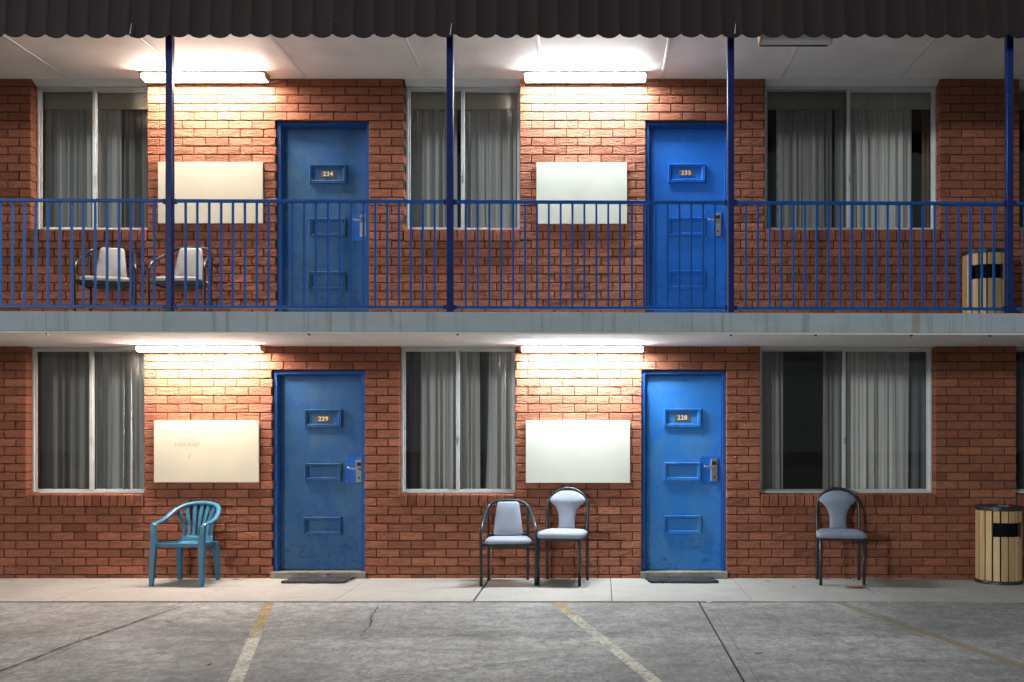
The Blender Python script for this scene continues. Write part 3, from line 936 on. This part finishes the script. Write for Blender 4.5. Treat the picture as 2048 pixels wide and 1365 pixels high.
ceil = MB().box(XL, XR, -1.54, 0.0115, Z_CEIL, Z_CEIL + 0.028).build('ceiling', M['ceiling'], motel)
for n in range(-2, 12):
    x = X(137) + 1.2 * n
    if not XL < x < XR: continue
    prof = [(-0.018, 0.0), (-0.014, -0.006), (0.014, -0.006), (0.018, 0.0)]
    m = MB()
    m.rings([[(x + a, yy, Z_CEIL + b + 0.0003) for a, b in prof] for yy in (-1.48, -0.002)])
    m.build('cover_strip', M['white'], ceil)

# roof sheet hanging over the walkway edge: wide hollow pans between lapped ribs
PITCH, YS = 0.1735, -1.615
ZS = Z(70.5, YS)
prof = []
for (u, dy, dz) in ((0.0, 0.0, 0.0), (0.025, -0.008, 0.004), (0.06, 0.002, 0.004), (0.085, 0.014, -0.0), (0.16, 0.030, -0.008), (0.28, 0.046, -0.014), (0.42, 0.056, -0.018), (0.55, 0.058, -0.019),
                    (0.70, 0.050, -0.016), (0.82, 0.034, -0.010), (0.91, 0.016, -0.002), (0.94, 0.006, 0.004), (0.97, -0.006, 0.004)):
    prof.append((u, dy, dz))
xs0 = X(50, YS)
k0, k1 = math.floor((XL - xs0) / PITCH), math.ceil((XR - xs0) / PITCH)
cols = []
rs = random.Random(5)
for k in range(k0, k1):
    drop = rs.uniform(-0.004, 0.004)
    for (u, dy, dz) in prof: cols.append((xs0 + (k + u) * PITCH, dy, dz + drop))
vs, fs = [], []
rows = ((0.0, 0.0), (0.012, 0.0), (0.5, 0.05), (1.1, 0.11), (1.15, 0.35))
for (h, back) in rows:
    for (x, dy, dz) in cols:
        vs.append((x, YS + dy * 0.13 + back, ZS + h + (dz * 1.15 if h < 0.1 else 0)))
nc = len(cols)
for r_ in range(len(rows) - 1):
    for i in range(nc - 1):
        fs.append((r_ * nc + i, r_ * nc + i + 1, (r_ + 1) * nc + i + 1, (r_ + 1) * nc + i))
sheet = MB().add(vs, fs).build('roof_sheet', M['sheet'], motel, auto=50)
sm = sheet.modifiers.new('thick', 'SOLIDIFY'); sm.thickness = 0.006; sm.offset = 1
MB().box(XL, XR, -1.2, 3.7, Z_CEIL + 0.2, Z_CEIL + 0.3).build('roof_deck', M['deck'], motel)
MB().box(XL, XR, -1.53, -1.49, Z_CEIL - 0.012, Z_CEIL + 0.22).build('eaves_beam', M['deck'], motel)
# torn flashing ends caught in the roof sheet
for px, py0, py1 in ((258, 44, 67), (1530 - 630, 44, 68), (1470, 45, 66)):
    m = MB().sweep([(X(px, -1.66), -1.645, Z(py1, -1.66)), (X(px + 2, -1.66), -1.632, Z(py0, -1.66))], [(0.004, 0.002), (0.0015, 0.001)], 4, (0, 1, 0))
    m.build('torn_flashing', M['white'], motel)

# ------------------------------------------------------------------ posts and railings
YP = -1.40
PX = [340, 900.5, 1461, 2018]
PXS = [X(p, YP) for p in PX]
step_p = (PXS[3] - PXS[0]) / 3
PXS = [PXS[0] - 2 * step_p, PXS[0] - step_p] + PXS + [PXS[3] + step_p]
plabel = ['post beyond the left edge', 'post just beyond the left edge', 'dark blue steel post between the two balcony chairs', 'dark blue steel post in front of the upper window beside door 234', 'dark blue steel post overlapping door 235',
          'dark blue steel post with chipped paint beside the balcony bin', 'post beyond the right edge']
for i, x in enumerate(PXS):
    if i in (0, 1, 6): continue
    p = thing('balcony_post', plabel[i], 'post', (x, YP, deck_z(x)), 0, 'posts along the balcony')
    MB().box(-0.029, 0.029, -0.03, 0.03, 0.0, Z_CEIL - deck_z(x) - 0.0005).build('post_tube', M['post'], p, bevel=0.005)
    MB().box(-0.05, 0.05, -0.045, 0.045, 0.0, 0.008).build('base_plate', M['post'], p, bevel=0.002)
    for zz in (0.962, 0.045):
        for s in (-1, 1):
            MB().box(min(s * 0.028, s * 0.058), max(s * 0.028, s * 0.058), -0.022, 0.02, zz - 0.018, zz + 0.022).build('rail_lug', M['post'], p, bevel=0.003)
RK = -0.0034
bays = [(-6.9 if False else PXS[1] + 0.032, PXS[2] - 0.032, 'blue balcony railing bay in front of the left balcony chair', 0), (PXS[2] + 0.032, PXS[3] - 0.032, 'blue balcony railing bay between the chairs\' post and the second post', 0),
        (PXS[3] + 0.032, PXS[4] - 0.032, 'blue balcony railing bay in front of the ivory board', 0), (PXS[4] + 0.032, PXS[5] - 0.032, 'blue balcony railing bay in front of the wide upper window', 0),
        (PXS[5] + 0.032, PXS[6] - 0.032, 'sliver of blue balcony railing at the right edge, beyond the last post', 0)]
bal = MB().box(-0.0095, 0.0095, -0.0095, 0.0095, 0.0, 1.0)
for (a, b, lab, _) in bays:
    zt = lambda x: 2.513 + 0.953 + RK * (x + 0.9)
    zb = lambda x: 2.513 + 0.036 + RK * (x + 0.9) * 0.8
    t = thing('balcony_railing', lab, 'railing', ((a + b) / 2, YP, deck_z((a + b) / 2)), 0, 'railing bays along the balcony')
    ox, oz = (a + b) / 2, deck_z((a + b) / 2)
    for nm, f, h in (('top_rail', zt, 0.026), ('bottom_rail', zb, 0.024)):
        m = MB()
        m.add([(x - ox, y, f(x) - oz + dz) for x in (a, b) for y, dz in ((-0.019, 0), (0.019, 0), (0.019, h), (-0.019, h))], [(0, 1, 5, 4), (1, 2, 6, 5), (2, 3, 7, 6), (3, 0, 4, 7), (0, 3, 2, 1), (4, 5, 6, 7)])
        m.build(nm, M['rail'], t, bevel=0.003)
    n = 22
    p = (b - a) / (n + 1)
    shared = None
    for i in range(n):
        x = a + p * (i + 1)
        z0, z1 = zb(x) + 0.0235, zt(x) + 0.001
        if shared is None:
            shared = MB().box(-0.0085, 0.0085, -0.0085, 0.0085, 0.0, z1 - z0).mesh('baluster', M['rail'])
        o = bpy.data.objects.new('baluster', shared); COL.objects.link(o); o.parent = t
        o.location = (x - ox + rs.uniform(-0.001, 0.001), 0, z0 - oz)


# ------------------------------------------------------------------ fluorescent lights
def tube_light(x0, x1, ztop, mat, label, y0=-0.21, y1=-0.075, h=0.065, lit=True):
    t = thing('fluorescent_light', label, 'light', ((x0 + x1) / 2, (y0 + y1) / 2, ztop), 0, 'fluorescent batten lights')
    w, hw = (x1 - x0) / 2, (y1 - y0) / 2
    MB().box(-w, w, -hw - 0.004, hw + 0.004, -0.022, -0.0006).build('base_tray', M['tray'], t, bevel=0.003)
    pr = []
    for k in range(9):
        a = math.pi * k / 8
        c, s = math.cos(a), math.sin(a)
        pr.append((hw * 0.95 * math.copysign(abs(c) ** 0.55, c), -0.0225 - (h - 0.0225) * abs(s) ** 0.55))
    MB().prism_x(pr, -w + 0.014, w - 0.014).build('diffuser', mat, t, auto=40)
    MB().box(-w + 0.014, w - 0.014, hw * 0.95 + 0.001, hw + 0.004, -h - 0.001, -0.0225).build('back_shield', M['tray'], t)  # opaque plate added to block the lamp's light from the nearest bricks
    for s in (-1, 1):
        pe = [(y * 1.03, z * 1.0 - (0.002 if z < -0.05 else 0)) for y, z in pr]
        pe = [(hw * 1.06, -0.001)] + pe + [(-hw * 1.06, -0.001)]
        a, b = (w - 0.0135, w + 0.004) if s > 0 else (-w - 0.004, -w + 0.0135)
        MB().prism_x(pe, a, b).build('end_cap', M['ivory'], t)
    return t


LWU = lamp_mat('warm_lit_diffuser', LAMP_WARM, LAMP_STRENGTH)
LWL = lamp_mat('warm_lit_diffuser_low', LAMP_WARM2, LAMP_STRENGTH)
LC = lamp_mat('cool_lit_diffuser', LAMP_COOL, LAMP_STRENGTH)
tube_light(X(286, -.14), X(535, -.14), Z_CEIL, LWU, 'warm lit fluorescent light above the cream board left of door 234')
tube_light(X(1049, -.1), X(1292, -.1), Z_CEIL, LC, 'cool white lit fluorescent light above the board left of door 235')
tube_light(X(280, -.1), X(528, -.1), Z_SOF, LWL, 'warm lit fluorescent light under the walkway left of door 229')
tube_light(X(1043, -.1), X(1287, -.1), Z_SOF, LC, 'cool white lit fluorescent light under the walkway left of door 228')
tube_light(X(1519, -1.15), X(1662, -1.15), Z_CEIL, M['opal'], 'short unlit fluorescent light behind the roof edge', y0=-1.22, y1=-1.08, h=0.092)

# ------------------------------------------------------------------ blank boards on the walls
BL_LAB = ['cream board left of door 234, partly behind the post', 'ivory board left of door 235', 'cream board with faint brown handwriting above the teal chair', 'blank ivory board above the two grey chairs']
for (r4, lab, mt) in zip(BOARDS, BL_LAB, (M['board'], M['board_w'], M['board'], M['board_w'])):
    a, b, c, d = r4
    t = thing('wall_board', lab, 'board', ((a + b) / 2, -0.004, c), 0, 'blank boards on the brick wall')
    w, h = (b - a) / 2, d - c
    MB().box(-w, w, -0.022, -0.002, 0.0, h).build('panel', mt, t, bevel=0.0025)
    for sx in (-1, 1):
        for zz in (0.05, h - 0.05):
            MB().box(sx * (w - 0.06) - 0.015, sx * (w - 0.06) + 0.015, -0.0015, 0.012, zz - 0.02, zz + 0.02).build('spacer', M['white'], t)
    if 'handwriting' in lab:
        G = {'E': [[(.8, 1), (.1, 1), (0, 0), (.8, 0)], [(.05, .5), (.6, .55)]], 'V': [[(0, 1), (.4, 0), (.8, 1)]], 'R': [[(0, 0), (.1, 1), (.7, .85), (.6, .55), (.05, .5), (.8, 0)]],
             'Y': [[(0, 1), (.4, .5), (.85, 1.1)], [(.4, .5), (.2, -.4)]], 'B': [[(0, 0), (.1, 1), (.6, .9), (.1, .55), (.7, .3), (0, 0)]], 'O': [[(.4, 1), (0, .5), (.3, 0), (.75, .5), (.4, 1)]],
             'D': [[(0, 0), (.1, 1), (.75, .6), (.6, .1), (0, 0)]], 'K': [[(0, 0), (.15, 1)], [(.8, 1), (.1, .5), (.8, 0)]]}
        def write(m, s, px, py, cw, ch, slant, rad):
            for i, chh in enumerate(s):
                for st in G[chh]:
                    pts = []
                    for (u, v) in st:
                        xx = X(px) + (i * cw * 1.25 + u * cw + v * slant) - (a + b) / 2
                        zz = Z(py) + v * ch - c + rs.uniform(-0.001, 0.001) + i * 0.0006
                        pts.append((xx, -0.0225, zz))
                    m.sweep(curve_pts(pts, 3), (rad, 0.0006), 4, (0, 1, 0))
        m = MB()
        write(m, 'EVERYBODY', 352, 893, 0.0225, 0.034, 0.008, 0.0013)
        write(m, 'K', 379, 917, 0.026, 0.042, 0.008, 0.0011)
        m.build('handwriting', M['pen'], t)
        m = MB()
        pts = [(X(360) + k * 0.008 - (a + b) / 2, -0.0225, Z(880) - c + 0.006 * math.sin(k * 2.1) * rs.uniform(0.4, 1.2)) for k in range(25)]
        m.sweep(curve_pts(pts, 2), (0.0008, 0.0005), 4, (0, 1, 0))
        m.build('faded_scribble', M['pen'], t)


# ------------------------------------------------------------------ chairs
def cushion(m, outline, levels, to3d):
    cx = sum(p[0] for p in outline) / len(outline); cz = sum(p[1] for p in outline) / len(outline)
    rs_ = [[to3d(cx + (u - cx) * s, cz + (v - cz) * s, w) for u, v in outline] for w, s in levels]
    return m.rings(rs_)


def rounded(pts, r=0.04, n=5):
    """round the corners of a closed 2-D polygon"""
    out = []
    k = len(pts)
    for i in range(k):
        p0, p1, p2 = Vector(pts[i - 1]), Vector(pts[i]), Vector(pts[(i + 1) % k])
        a = p1 + (p0 - p1).normalized() * min(r, (p0 - p1).length * .45)
        b = p1 + (p2 - p1).normalized() * min(r, (p2 - p1).length * .45)
        for j in range(n + 1):
            t = j / n
            out.append(tuple(a * (1 - t) ** 2 + p1 * 2 * t * (1 - t) + b * t * t))
    return out


def armchair(label, loc, rz, fabric):
    t = thing('armchair', label, 'chair', loc, rz, 'grey padded armchairs')
    half = [(-0.262, -0.19, 0.0), (-0.264, -0.19, 0.25), (-0.265, -0.19, 0.49), (-0.262, -0.175, 0.545), (-0.25, -0.11, 0.60), (-0.225, 0.04, 0.68), (-0.2, 0.15, 0.735), (-0.15, 0.195, 0.775), (-0.07, 0.21, 0.79), (0, 0.213, 0.792)]
    pts = half + [(-x, y, z) for x, y, z in reversed(half[:-1])]
    MB().sweep(curve_pts(pts, 5), 0.0155, 10, (0, -1, 0)).build('arm_frame', M['tube'], t, smooth=True)
    for s in (-1, 1):
        MB().sweep(curve_pts([(s * 0.196, 0.175, 0.0), (s * 0.196, 0.165, 0.3), (s * 0.197, 0.17, 0.45), (s * 0.2, 0.175, 0.738)], 5), 0.0145, 10, (0, -1, 0)).build('leg', M['tube'], t, smooth=True)
        MB().sweep([(s * 0.258, -0.185, 0.392), (s * 0.20, 0.165, 0.375)], (0.010, 0.014), 4, (0, 0, 1)).build('side_rail', M['tube'], t)
    MB().sweep([(-0.26, -0.186, 0.392), (0.26, -0.186, 0.392)], (0.010, 0.014), 4, (0, 0, 1)).build('front_rail', M['tube'], t)
    MB().sweep([(-0.197, 0.168, 0.452), (0.197, 0.168, 0.452)], 0.010, 8, (0, 0, 1)).build('back_rail', M['tube'], t, smooth=True)
    ol = rounded([(-0.235, -0.215), (0.235, -0.215), (0.20, 0.165), (-0.20, 0.165)], 0.07)
    cushion(MB(), ol, [(0.402, 0.93), (0.406, 0.985), (0.416, 1.0), (0.430, 0.985), (0.441, 0.93), (0.448, 0.8), (0.451, 0.5), (0.452, 0.1)], lambda u, v, w: (u, v, w)).build('seat', fabric, t, smooth=True)
    cushion(MB(), [(u * 0.97, v * 0.97) for u, v in ol], [(0.355, 0.55), (0.366, 0.78), (0.395, 0.97), (0.401, 0.98)], lambda u, v, w: (u, v, w)).build('seat_pan', M['pan'], t, smooth=True)
    bo = rounded([(-0.148, 0.455), (0.148, 0.455), (0.108, 0.783), (-0.108, 0.783)], 0.035)
    lean = lambda u, v, w: (u, 0.115 + (v - 0.455) * 0.22 - w, v)
    cushion(MB(), bo, [(0.0, 0.95), (0.004, 1.0), (0.026, 1.0), (0.036, 0.97), (0.041, 0.88), (0.044, 0.5), (0.044, 0.1)], lean).build('backrest', fabric, t, smooth=True)
    cushion(MB(), [(u * 0.97, 0.62 + (v - 0.62) * 0.97) for u, v in bo], [(-0.012, 0.96), (-0.0005, 0.99)], lean).build('back_shell', M['pan'], t)
    return t


def dining_chair(label, loc, rz, fabric, ribs):
    t = thing('dining_chair', label, 'chair', loc, rz, 'grey round-backed dining chairs')
    pts = [(-0.205, 0.205, 0.0), (-0.205, 0.192, 0.25), (-0.205, 0.19, 0.46), (-0.207, 0.205, 0.60), (-0.207, 0.222, 0.70)]
    for k in range(1, 8):
        a = math.pi * k / 8
        pts.append((-0.207 * math.cos(a), 0.222 + 0.035 * math.sin(a), 0.71 + 0.20 * math.sin(a)))
    pts += [(-x, y, z) for x, y, z in reversed(pts[:5])]
    MB().sweep(curve_pts(pts, 4), 0.016, 10, (0, -1, 0)).build('back_frame', M['tube'], t, smooth=True)
    for s in (-1, 1):
        MB().sweep([(s * 0.203, -0.19, 0.0), (s * 0.203, -0.19, 0.455)], 0.0155, 10, (0, -1, 0)).build('leg', M['tube'], t, smooth=True)
        MB().sweep([(s * 0.203, -0.18, 0.440), (s * 0.204, 0.185, 0.440)], (0.010, 0.0125), 4, (0, 0, 1)).build('side_rail', M['tube'], t)
    for y in (-0.19, 0.188):
        MB().sweep([(-0.195, y, 0.441), (0.195, y, 0.441)], (0.0095, 0.0125), 4, (0, 0, 1)).build('cross_rail', M['tube'], t)
    ol = rounded([(-0.248, -0.225), (0.248, -0.225), (0.215, 0.19), (-0.215, 0.19)], 0.08)
    cushion(MB(), ol, [(0.455, 0.93), (0.460, 0.985), (0.472, 1.0), (0.490, 0.99), (0.503, 0.95), (0.513, 0.86), (0.519, 0.7), (0.522, 0.4), (0.522, 0.1)], lambda u, v, w: (u, v, w)).build('seat', fabric, t, smooth=True)
    # spoon-shaped back pad built as stacked cross-sections
    prof = [(0.505, 0.086), (0.54, 0.084), (0.58, 0.082), (0.62, 0.083), (0.655, 0.088), (0.69, 0.098), (0.725, 0.118), (0.755, 0.146), (0.778, 0.176), (0.795, 0.184), (0.815, 0.175), (0.84, 0.152), (0.862, 0.122), (0.878, 0.088), (0.887, 0.05)]
    m = MB()
    rg = []
    for i, (z, w) in enumerate(prof):
        th = 0.022 + 0.010 * math.sin(math.pi * min(1, (z - 0.5) / 0.38))
        if ribs and z < 0.68: th += 0.0025 * (1 if i % 2 else -1)
        if i == len(prof) - 1: th = 0.008
        yc = 0.165 + (z - 0.505) * 0.19
        ring = []
        for k in range(18):
            a = 2 * math.pi * k / 18
            c, s = math.cos(a), math.sin(a)
            ring.append((w * math.copysign(abs(c) ** 0.6, c), yc - th * math.copysign(abs(s) ** 0.8, s) - 0.02 * (1 - (c * c)) * (w / 0.18) ** 2 * (s > 0), z))
        rg.append(ring)
    m.rings(rg).build('backrest', fabric, t, smooth=True)
    return t


armchair('grey padded armchair on the footpath beside the round-backed chair', (X(1016.5, -0.3) , -0.295, 0), R(6), M['seat_blue'])
zc = lambda x: deck_z(x)
xa, xb = -4.79, -4.055
armchair('light grey armchair on the balcony, the left one, turned slightly right', (xa, -0.345, zc(xa)), R(16), M['seat_light'])
armchair('light grey armchair on the balcony, half hidden behind the post', (xb, -0.345, zc(xb)), R(1), M['seat_light'])
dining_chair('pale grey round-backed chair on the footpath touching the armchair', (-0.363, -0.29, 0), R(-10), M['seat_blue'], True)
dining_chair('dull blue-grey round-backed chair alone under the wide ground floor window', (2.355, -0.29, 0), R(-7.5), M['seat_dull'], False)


def plastic_chair(label, loc, rz):
    t = thing('plastic_chair', label, 'chair', loc, rz)
    mp = M['plastic']
    # rim: armrests rising into the round top of the back
    half = [(-0.262, -0.235, 0.598), (-0.268, -0.19, 0.615), (-0.272, -0.06, 0.63), (-0.262, 0.06, 0.67), (-0.235, 0.16, 0.725), (-0.175, 0.235, 0.765), (-0.09, 0.272, 0.782), (0, 0.283, 0.787)]
    pts = half + [(-x, y, z) for x, y, z in reversed(half[:-1])]
    cp_ = curve_pts(pts, 5)
    n = len(cp_)
    rad = []
    for i in range(n):
        s = abs(i / (n - 1) - 0.5) * 2
        rad.append((0.026 + 0.004 * (s > 0.75), 0.011 + 0.012 * (1 - s)))
    MB().sweep(cp_, rad, 12, (0, 0, 1)).build('arm_rim', mp, t, smooth=True)
    # seat: dished sheet with turned-down edge
    m = MB()
    nx, ny = 12, 12
    vs, fs = [], []
    for j in range(ny + 1):
        for i in range(nx + 1):
            u, v = i / nx * 2 - 1, j / ny
            w = 0.232 - 0.035 * v
            y = -0.225 + 0.40 * v
            z = 0.425 - 0.035 * v - 0.016 * (1 - u * u) * (1 - (2 * v - 1) ** 2) - (0.022 if j == 0 else 0.0) - (0.018 if i in (0, nx) else 0.0)
            vs.append((u * w, y - (0.006 if j == 0 else 0), z))
    for j in range(ny):
        for i in range(nx):
            a = j * (nx + 1) + i
            fs.append((a, a + 1, a + nx + 2, a + nx + 1))
    o = m.add(vs, fs).build('seat', mp, t, smooth=True)
    so = o.modifiers.new('thick', 'SOLIDIFY'); so.thickness = 0.008; so.offset = -1
    # lower back band the slats rise from
    m = MB()
    vs, fs = [], []
    for j in range(5):
        for i in range(13):
            u = i / 6 - 1
            v = j / 4
            vs.append((u * (0.185 - 0.02 * v), 0.125 + 0.06 * v ** 0.5 - 0.018 * u * u, 0.386 + 0.075 * v * v))
    for j in range(4):
        for i in range(12):
            a = j * 13 + i
            fs.append((a, a + 1, a + 14, a + 13))
    o = m.add(vs, fs).build('back_band', mp, t, smooth=True)
    so = o.modifiers.new('thick', 'SOLIDIFY'); so.thickness = 0.008; so.offset = 0
    for k in range(7):
        u = (k - 3) / 3
        xb_, xt = u * 0.148, u * 0.225
        zt = 0.778 - 0.075 * u * u
        yt = 0.275 - 0.085 * u * u
        c = curve_pts([(xb_, 0.183 - 0.014 * u * u, 0.455), (xb_ * 1.03, 0.20 - 0.03 * u * u, 0.55), (xb_ + (xt - xb_) * 0.42, 0.23 - 0.06 * u * u, 0.66 - 0.02 * abs(u)), (xt, yt, zt)], 4)
        nn = len(c)
        MB().sweep(c, [(0.0165 + 0.004 * i / nn, 0.004) for i in range(nn)], 4, (0, 1, 0)).build('back_slat', mp, t, bevel=0.002)
    # legs: front pair run up to the armrests, rear pair splay out
    for s in (-1, 1):
        m = MB()
        path = [(s * 0.262, -0.262, 0.0), (s * 0.257, -0.25, 0.20), (s * 0.252, -0.238, 0.40), (s * 0.258, -0.235, 0.52), (s * 0.262, -0.225, 0.60)]
        m.sweep(path, [(0.022, 0.017), (0.029, 0.020), (0.034, 0.022), (0.026, 0.020), (0.027, 0.020)], 4, (0, 1, 0))
        m.build('leg', mp, t, bevel=0.007, seg=3)
        m = MB()
        path = [(s * 0.205, 0.20, 0.0), (s * 0.205, 0.185, 0.18), (s * 0.195, 0.165, 0.33), (s * 0.178, 0.15, 0.40)]
        m.sweep(path, [(0.020, 0.016), (0.027, 0.019), (0.033, 0.022), (0.036, 0.022)], 4, (0, 1, 0))
        m.build('leg', mp, t, bevel=0.007, seg=3)
        MB().sweep(curve_pts([(s * 0.235, -0.235, 0.408), (s * 0.22, -0.06, 0.40), (s * 0.19, 0.15, 0.385)], 4), (0.006, 0.018), 4, (0, 0, 1)).build('side_apron', mp, t)
    MB().sweep([(-0.245, -0.232, 0.405), (0.245, -0.232, 0.405)], (0.007, 0.017), 4, (0, 0, 1)).build('front_apron', mp, t, bevel=0.004)
    return t


pc = plastic_chair('faded teal plastic armchair with slatted back, left of door 229', (-4.03, -0.28, 0), R(-5))
pc.scale = (0.955, 0.955, 0.965)


# ------------------------------------------------------------------ litter bins
def bin_(label, loc, rz):
    t = thing('litter_bin', label, 'bin', loc, rz, 'round wooden slat litter bins')
    r = 0.205
    MB().rings([[(rr_ * math.cos(a), rr_ * math.sin(a), z) for a in [k * math.pi / 18 for k in range(36)]] for rr_, z in ((0.19, 0.0), (0.222, 0.0), (0.222, 0.022), (0.216, 0.03), (0.19, 0.03))], cap=False).build('base_ring', M['bin_black'], t, auto=40)
    MB().rings([[(rr_ * math.cos(a), rr_ * math.sin(a), z) for a in [k * math.pi / 18 for k in range(36)]] for rr_, z in ((0.13, 0.728), (0.135, 0.752), (0.205, 0.756), (0.218, 0.750), (0.219, 0.715), (0.19, 0.712), (0.13, 0.728))], cap=False).build('rim', M['bin_black'], t, auto=40)
    MB().rings([[(rr_ * math.cos(a), rr_ * math.sin(a), z) for a in [k * math.pi / 16 for k in range(32)]] for rr_, z in ((0.05, 0.012), (0.188, 0.012), (0.192, 0.02), (0.192, 0.72))], cap=False).build('liner', M['liner'], t, smooth=True)
    n = 18
    for k in range(n):
        a = -math.pi / 2 + 2 * math.pi * (k - 1.5) / n
        spans = [(0.032, 0.711)] if k not in (0, 1, 2, 3) else [(0.032, 0.462), (0.597, 0.711)]
        for (z0, z1) in spans:
            wv = 0.0295
            m = MB().box(-wv, wv, -0.009, 0.009, z0, z1)
            q = Matrix.Rotation(a + math.pi / 2, 4, 'Z')
            m.v = [tuple(q @ Vector((x, y - r, z))) for x, y, z in m.v]
            m.build('slat', M['bin_wood'], t, bevel=0.003)
    # throat behind the opening
    for (ang) in (-40, 40):
        a = -math.pi / 2 + R(ang)
        MB().box(-0.004, 0.004, -0.016, 0.012, 0.455, 0.604).build('opening_trim', M['black'], t).matrix_local = Matrix.Rotation(a + math.pi / 2, 4, 'Z') @ Matrix.Translation((0, -r, 0))
    return t


bin_('round wooden slat bin on the footpath at the right edge', (3.932, -0.235, 0.0), R(3))
bin_('round wooden slat bin on the balcony behind the railing', (3.80, -0.24, deck_z(3.8)), R(-17))


# ------------------------------------------------------------------ door mats, leaves and scraps
def mat_thing(label, x, y, w, dpt, rz, skew, seed):
    r2 = random.Random(seed)
    t = thing('door_mat', label, 'door mat', (x, y, 0.0), rz, 'black rubber strip door mats')
    n = 9
    for k in range(n):
        yy = -dpt / 2 + dpt * (k + 0.5) / n
        a, b = -w / 2 + r2.uniform(-0.012, 0.012) + skew * k / n, w / 2 + r2.uniform(-0.018, 0.018) + skew * k / n
        pts = [(a + (b - a) * i / 6, yy + r2.uniform(-0.003, 0.003), 0.014 + r2.uniform(-0.002, 0.005) + 0.004 * k / n) for i in range(7)]
        MB().sweep(pts, (dpt / n * 0.40, 0.0115), 4, (0, 0, 1)).build('strip', M['rubber'], t, bevel=0.003)
    for sx in (-0.3, 0.0, 0.3):
        MB().box(sx * w - 0.01, sx * w + 0.01, -dpt / 2 + 0.01, dpt / 2 - 0.01, 0.0005, 0.006).build('link', M['black'], t)
    return t


mat_thing('black rubber strip mat with a purple petal at door 229', -2.80, -0.215, 0.60, 0.29, 0, 0.05, 1)
mat_thing('black rubber strip mat at the step of door 228', 0.815, -0.205, 0.66, 0.29, R(-1.5), -0.04, 2)


def leaf(name, label, mat, x, y, z, size, rz, group, curl=0.3, cat='leaf'):
    m = MB()
    vs, fs = [], []
    n = 7
    for i in range(n):
        t = i / (n - 1)
        w = math.sin(math.pi * (0.06 + 0.9 * t)) ** 0.8 * size * 0.26
        up = curl * size * (t - 0.4) ** 2
        for s in (-1, 0, 1):
            vs.append(((t - 0.5) * size, s * w, 0.002 + up + abs(s) * curl * w * 0.6))
    for i in range(n - 1):
        for s in (0, 1):
            a = i * 3 + s
            fs.append((a, a + 1, a + 4, a + 3))
    o = m.add(vs, fs).build(name, mat, smooth=True)
    so = o.modifiers.new('thick', 'SOLIDIFY'); so.thickness = 0.0012
    o.location = (x, y, z); o.rotation_euler = (0, 0, rz)
    return tag(o, label, cat, group)


leaf('dry_leaf', 'long dry brown leaf by the front leg of the lone round-backed chair', M['leaf'], *gp(1712, 1176), 0.0, 0.22, R(4), 'fallen leaves', 0.25)
leaf('dry_leaf', 'small brown leaf on the footpath left of the lone round-backed chair', M['leaf'], *gp(1587, 1175), 0.0, 0.04, R(20), 'fallen leaves')
leaf('dry_leaf', 'greenish leaf on the footpath right of door 228', M['leaf'], *gp(1535, 1163), 0.0, 0.05, R(-10), 'fallen leaves')
leaf('dry_leaf', 'pale dry leaf at the right end of the mat at door 229', M['leaf_pale'], *gp(694, 1164), 0.0, 0.055, R(30), 'fallen leaves', 0.8)
leaf('dry_leaf', 'pale leaf against the wall between the teal chair and door 229', M['leaf_pale'], *gp(471, 1159.5), 0.0, 0.07, R(0), 'fallen leaves', 0.5)
leaf('dry_leaf', 'brown leaf on the back of the mat at door 228', M['leaf'], *gp(1339, 1160), 0.030, 0.06, R(10), 'fallen leaves', 0.9)
leaf('twig', 'dark curled leaf on the car park below the teal chair', M['leaf'], *gp(338, 1242), -0.009, 0.065, R(8), 'fallen leaves', 0.2)
leaf('dry_leaf', 'brown leaf on the car park near the open slab joint', M['leaf'], *gp(1517, 1305), -0.009, 0.06, R(-6), 'fallen leaves', 0.3)
leaf('dry_leaf', 'small brown leaf near the bottom of the car park, left of centre', M['leaf'], *gp(420, 1328), -0.009, 0.04, R(40), 'fallen leaves', 0.9)
leaf('flower_petal', 'purple petal lying on the mat at door 229', M['petal'], *gp(657, 1158), 0.030, 0.06, R(20), None, 1.8, 'petal')
leaf('paper_scrap', 'white scrap beside the purple petal on the mat at door 229', M['paper'], *gp(648, 1160), 0.030, 0.045, R(-15), 'paper scraps', 0.6, 'litter')
leaf('paper_scrap', 'white scrap lying in the gap at the edge of the footpath near door 228', M['paper'], *gp(1417, 1204), -0.008, 0.05, R(5), 'paper scraps', 0.5, 'litter')
leaf('paper_scrap', 'white scrap on the dark car park right of the open slab joint', M['paper'], *gp(1695, 1281), -0.009, 0.045, R(0), 'paper scraps', 0.2, 'litter')
leaf('paper_scrap', 'white scrap on the car park below the dark window drapes', M['paper'], *gp(888, 1270), -0.009, 0.035, R(30), 'paper scraps', 0.6, 'litter')

# crumbs and grit gathered in the footpath gap and along the wall
r3 = random.Random(21)
m = MB()
for k in range(420):
    if k < 170: x, y, z = r3.uniform(-6, 4.4), -1.34 + r3.gauss(0, 0.010), -0.004
    elif k < 250: x, y, z = r3.uniform(-6, 4.4), -0.018 - abs(r3.gauss(0, 0.02)), 0.003
    else: x, y, z = r3.uniform(-5.5, 4.4), r3.uniform(-4.0, -1.4), -0.007
    s = r3.uniform(0.003, 0.009)
    a = r3.uniform(0, 6.28)
    m.add([(x + s * math.cos(a + q) * (1.4 if i % 2 else 0.7), y + s * math.sin(a + q), z + (s * 0.3 if i % 2 else 0)) for i, q in enumerate((0, 1.6, 3.1, 4.7))] + [(x, y, z - 0.004)],
          [(0, 1, 2, 3), (0, 4, 1), (1, 4, 2), (2, 4, 3), (3, 4, 0)])
g = m.build('grit', M['leaf_pale'])
g['kind'] = 'stuff'; g['label'] = 'scattered grit and leaf crumbs on the paving'; g['category'] = 'grit'
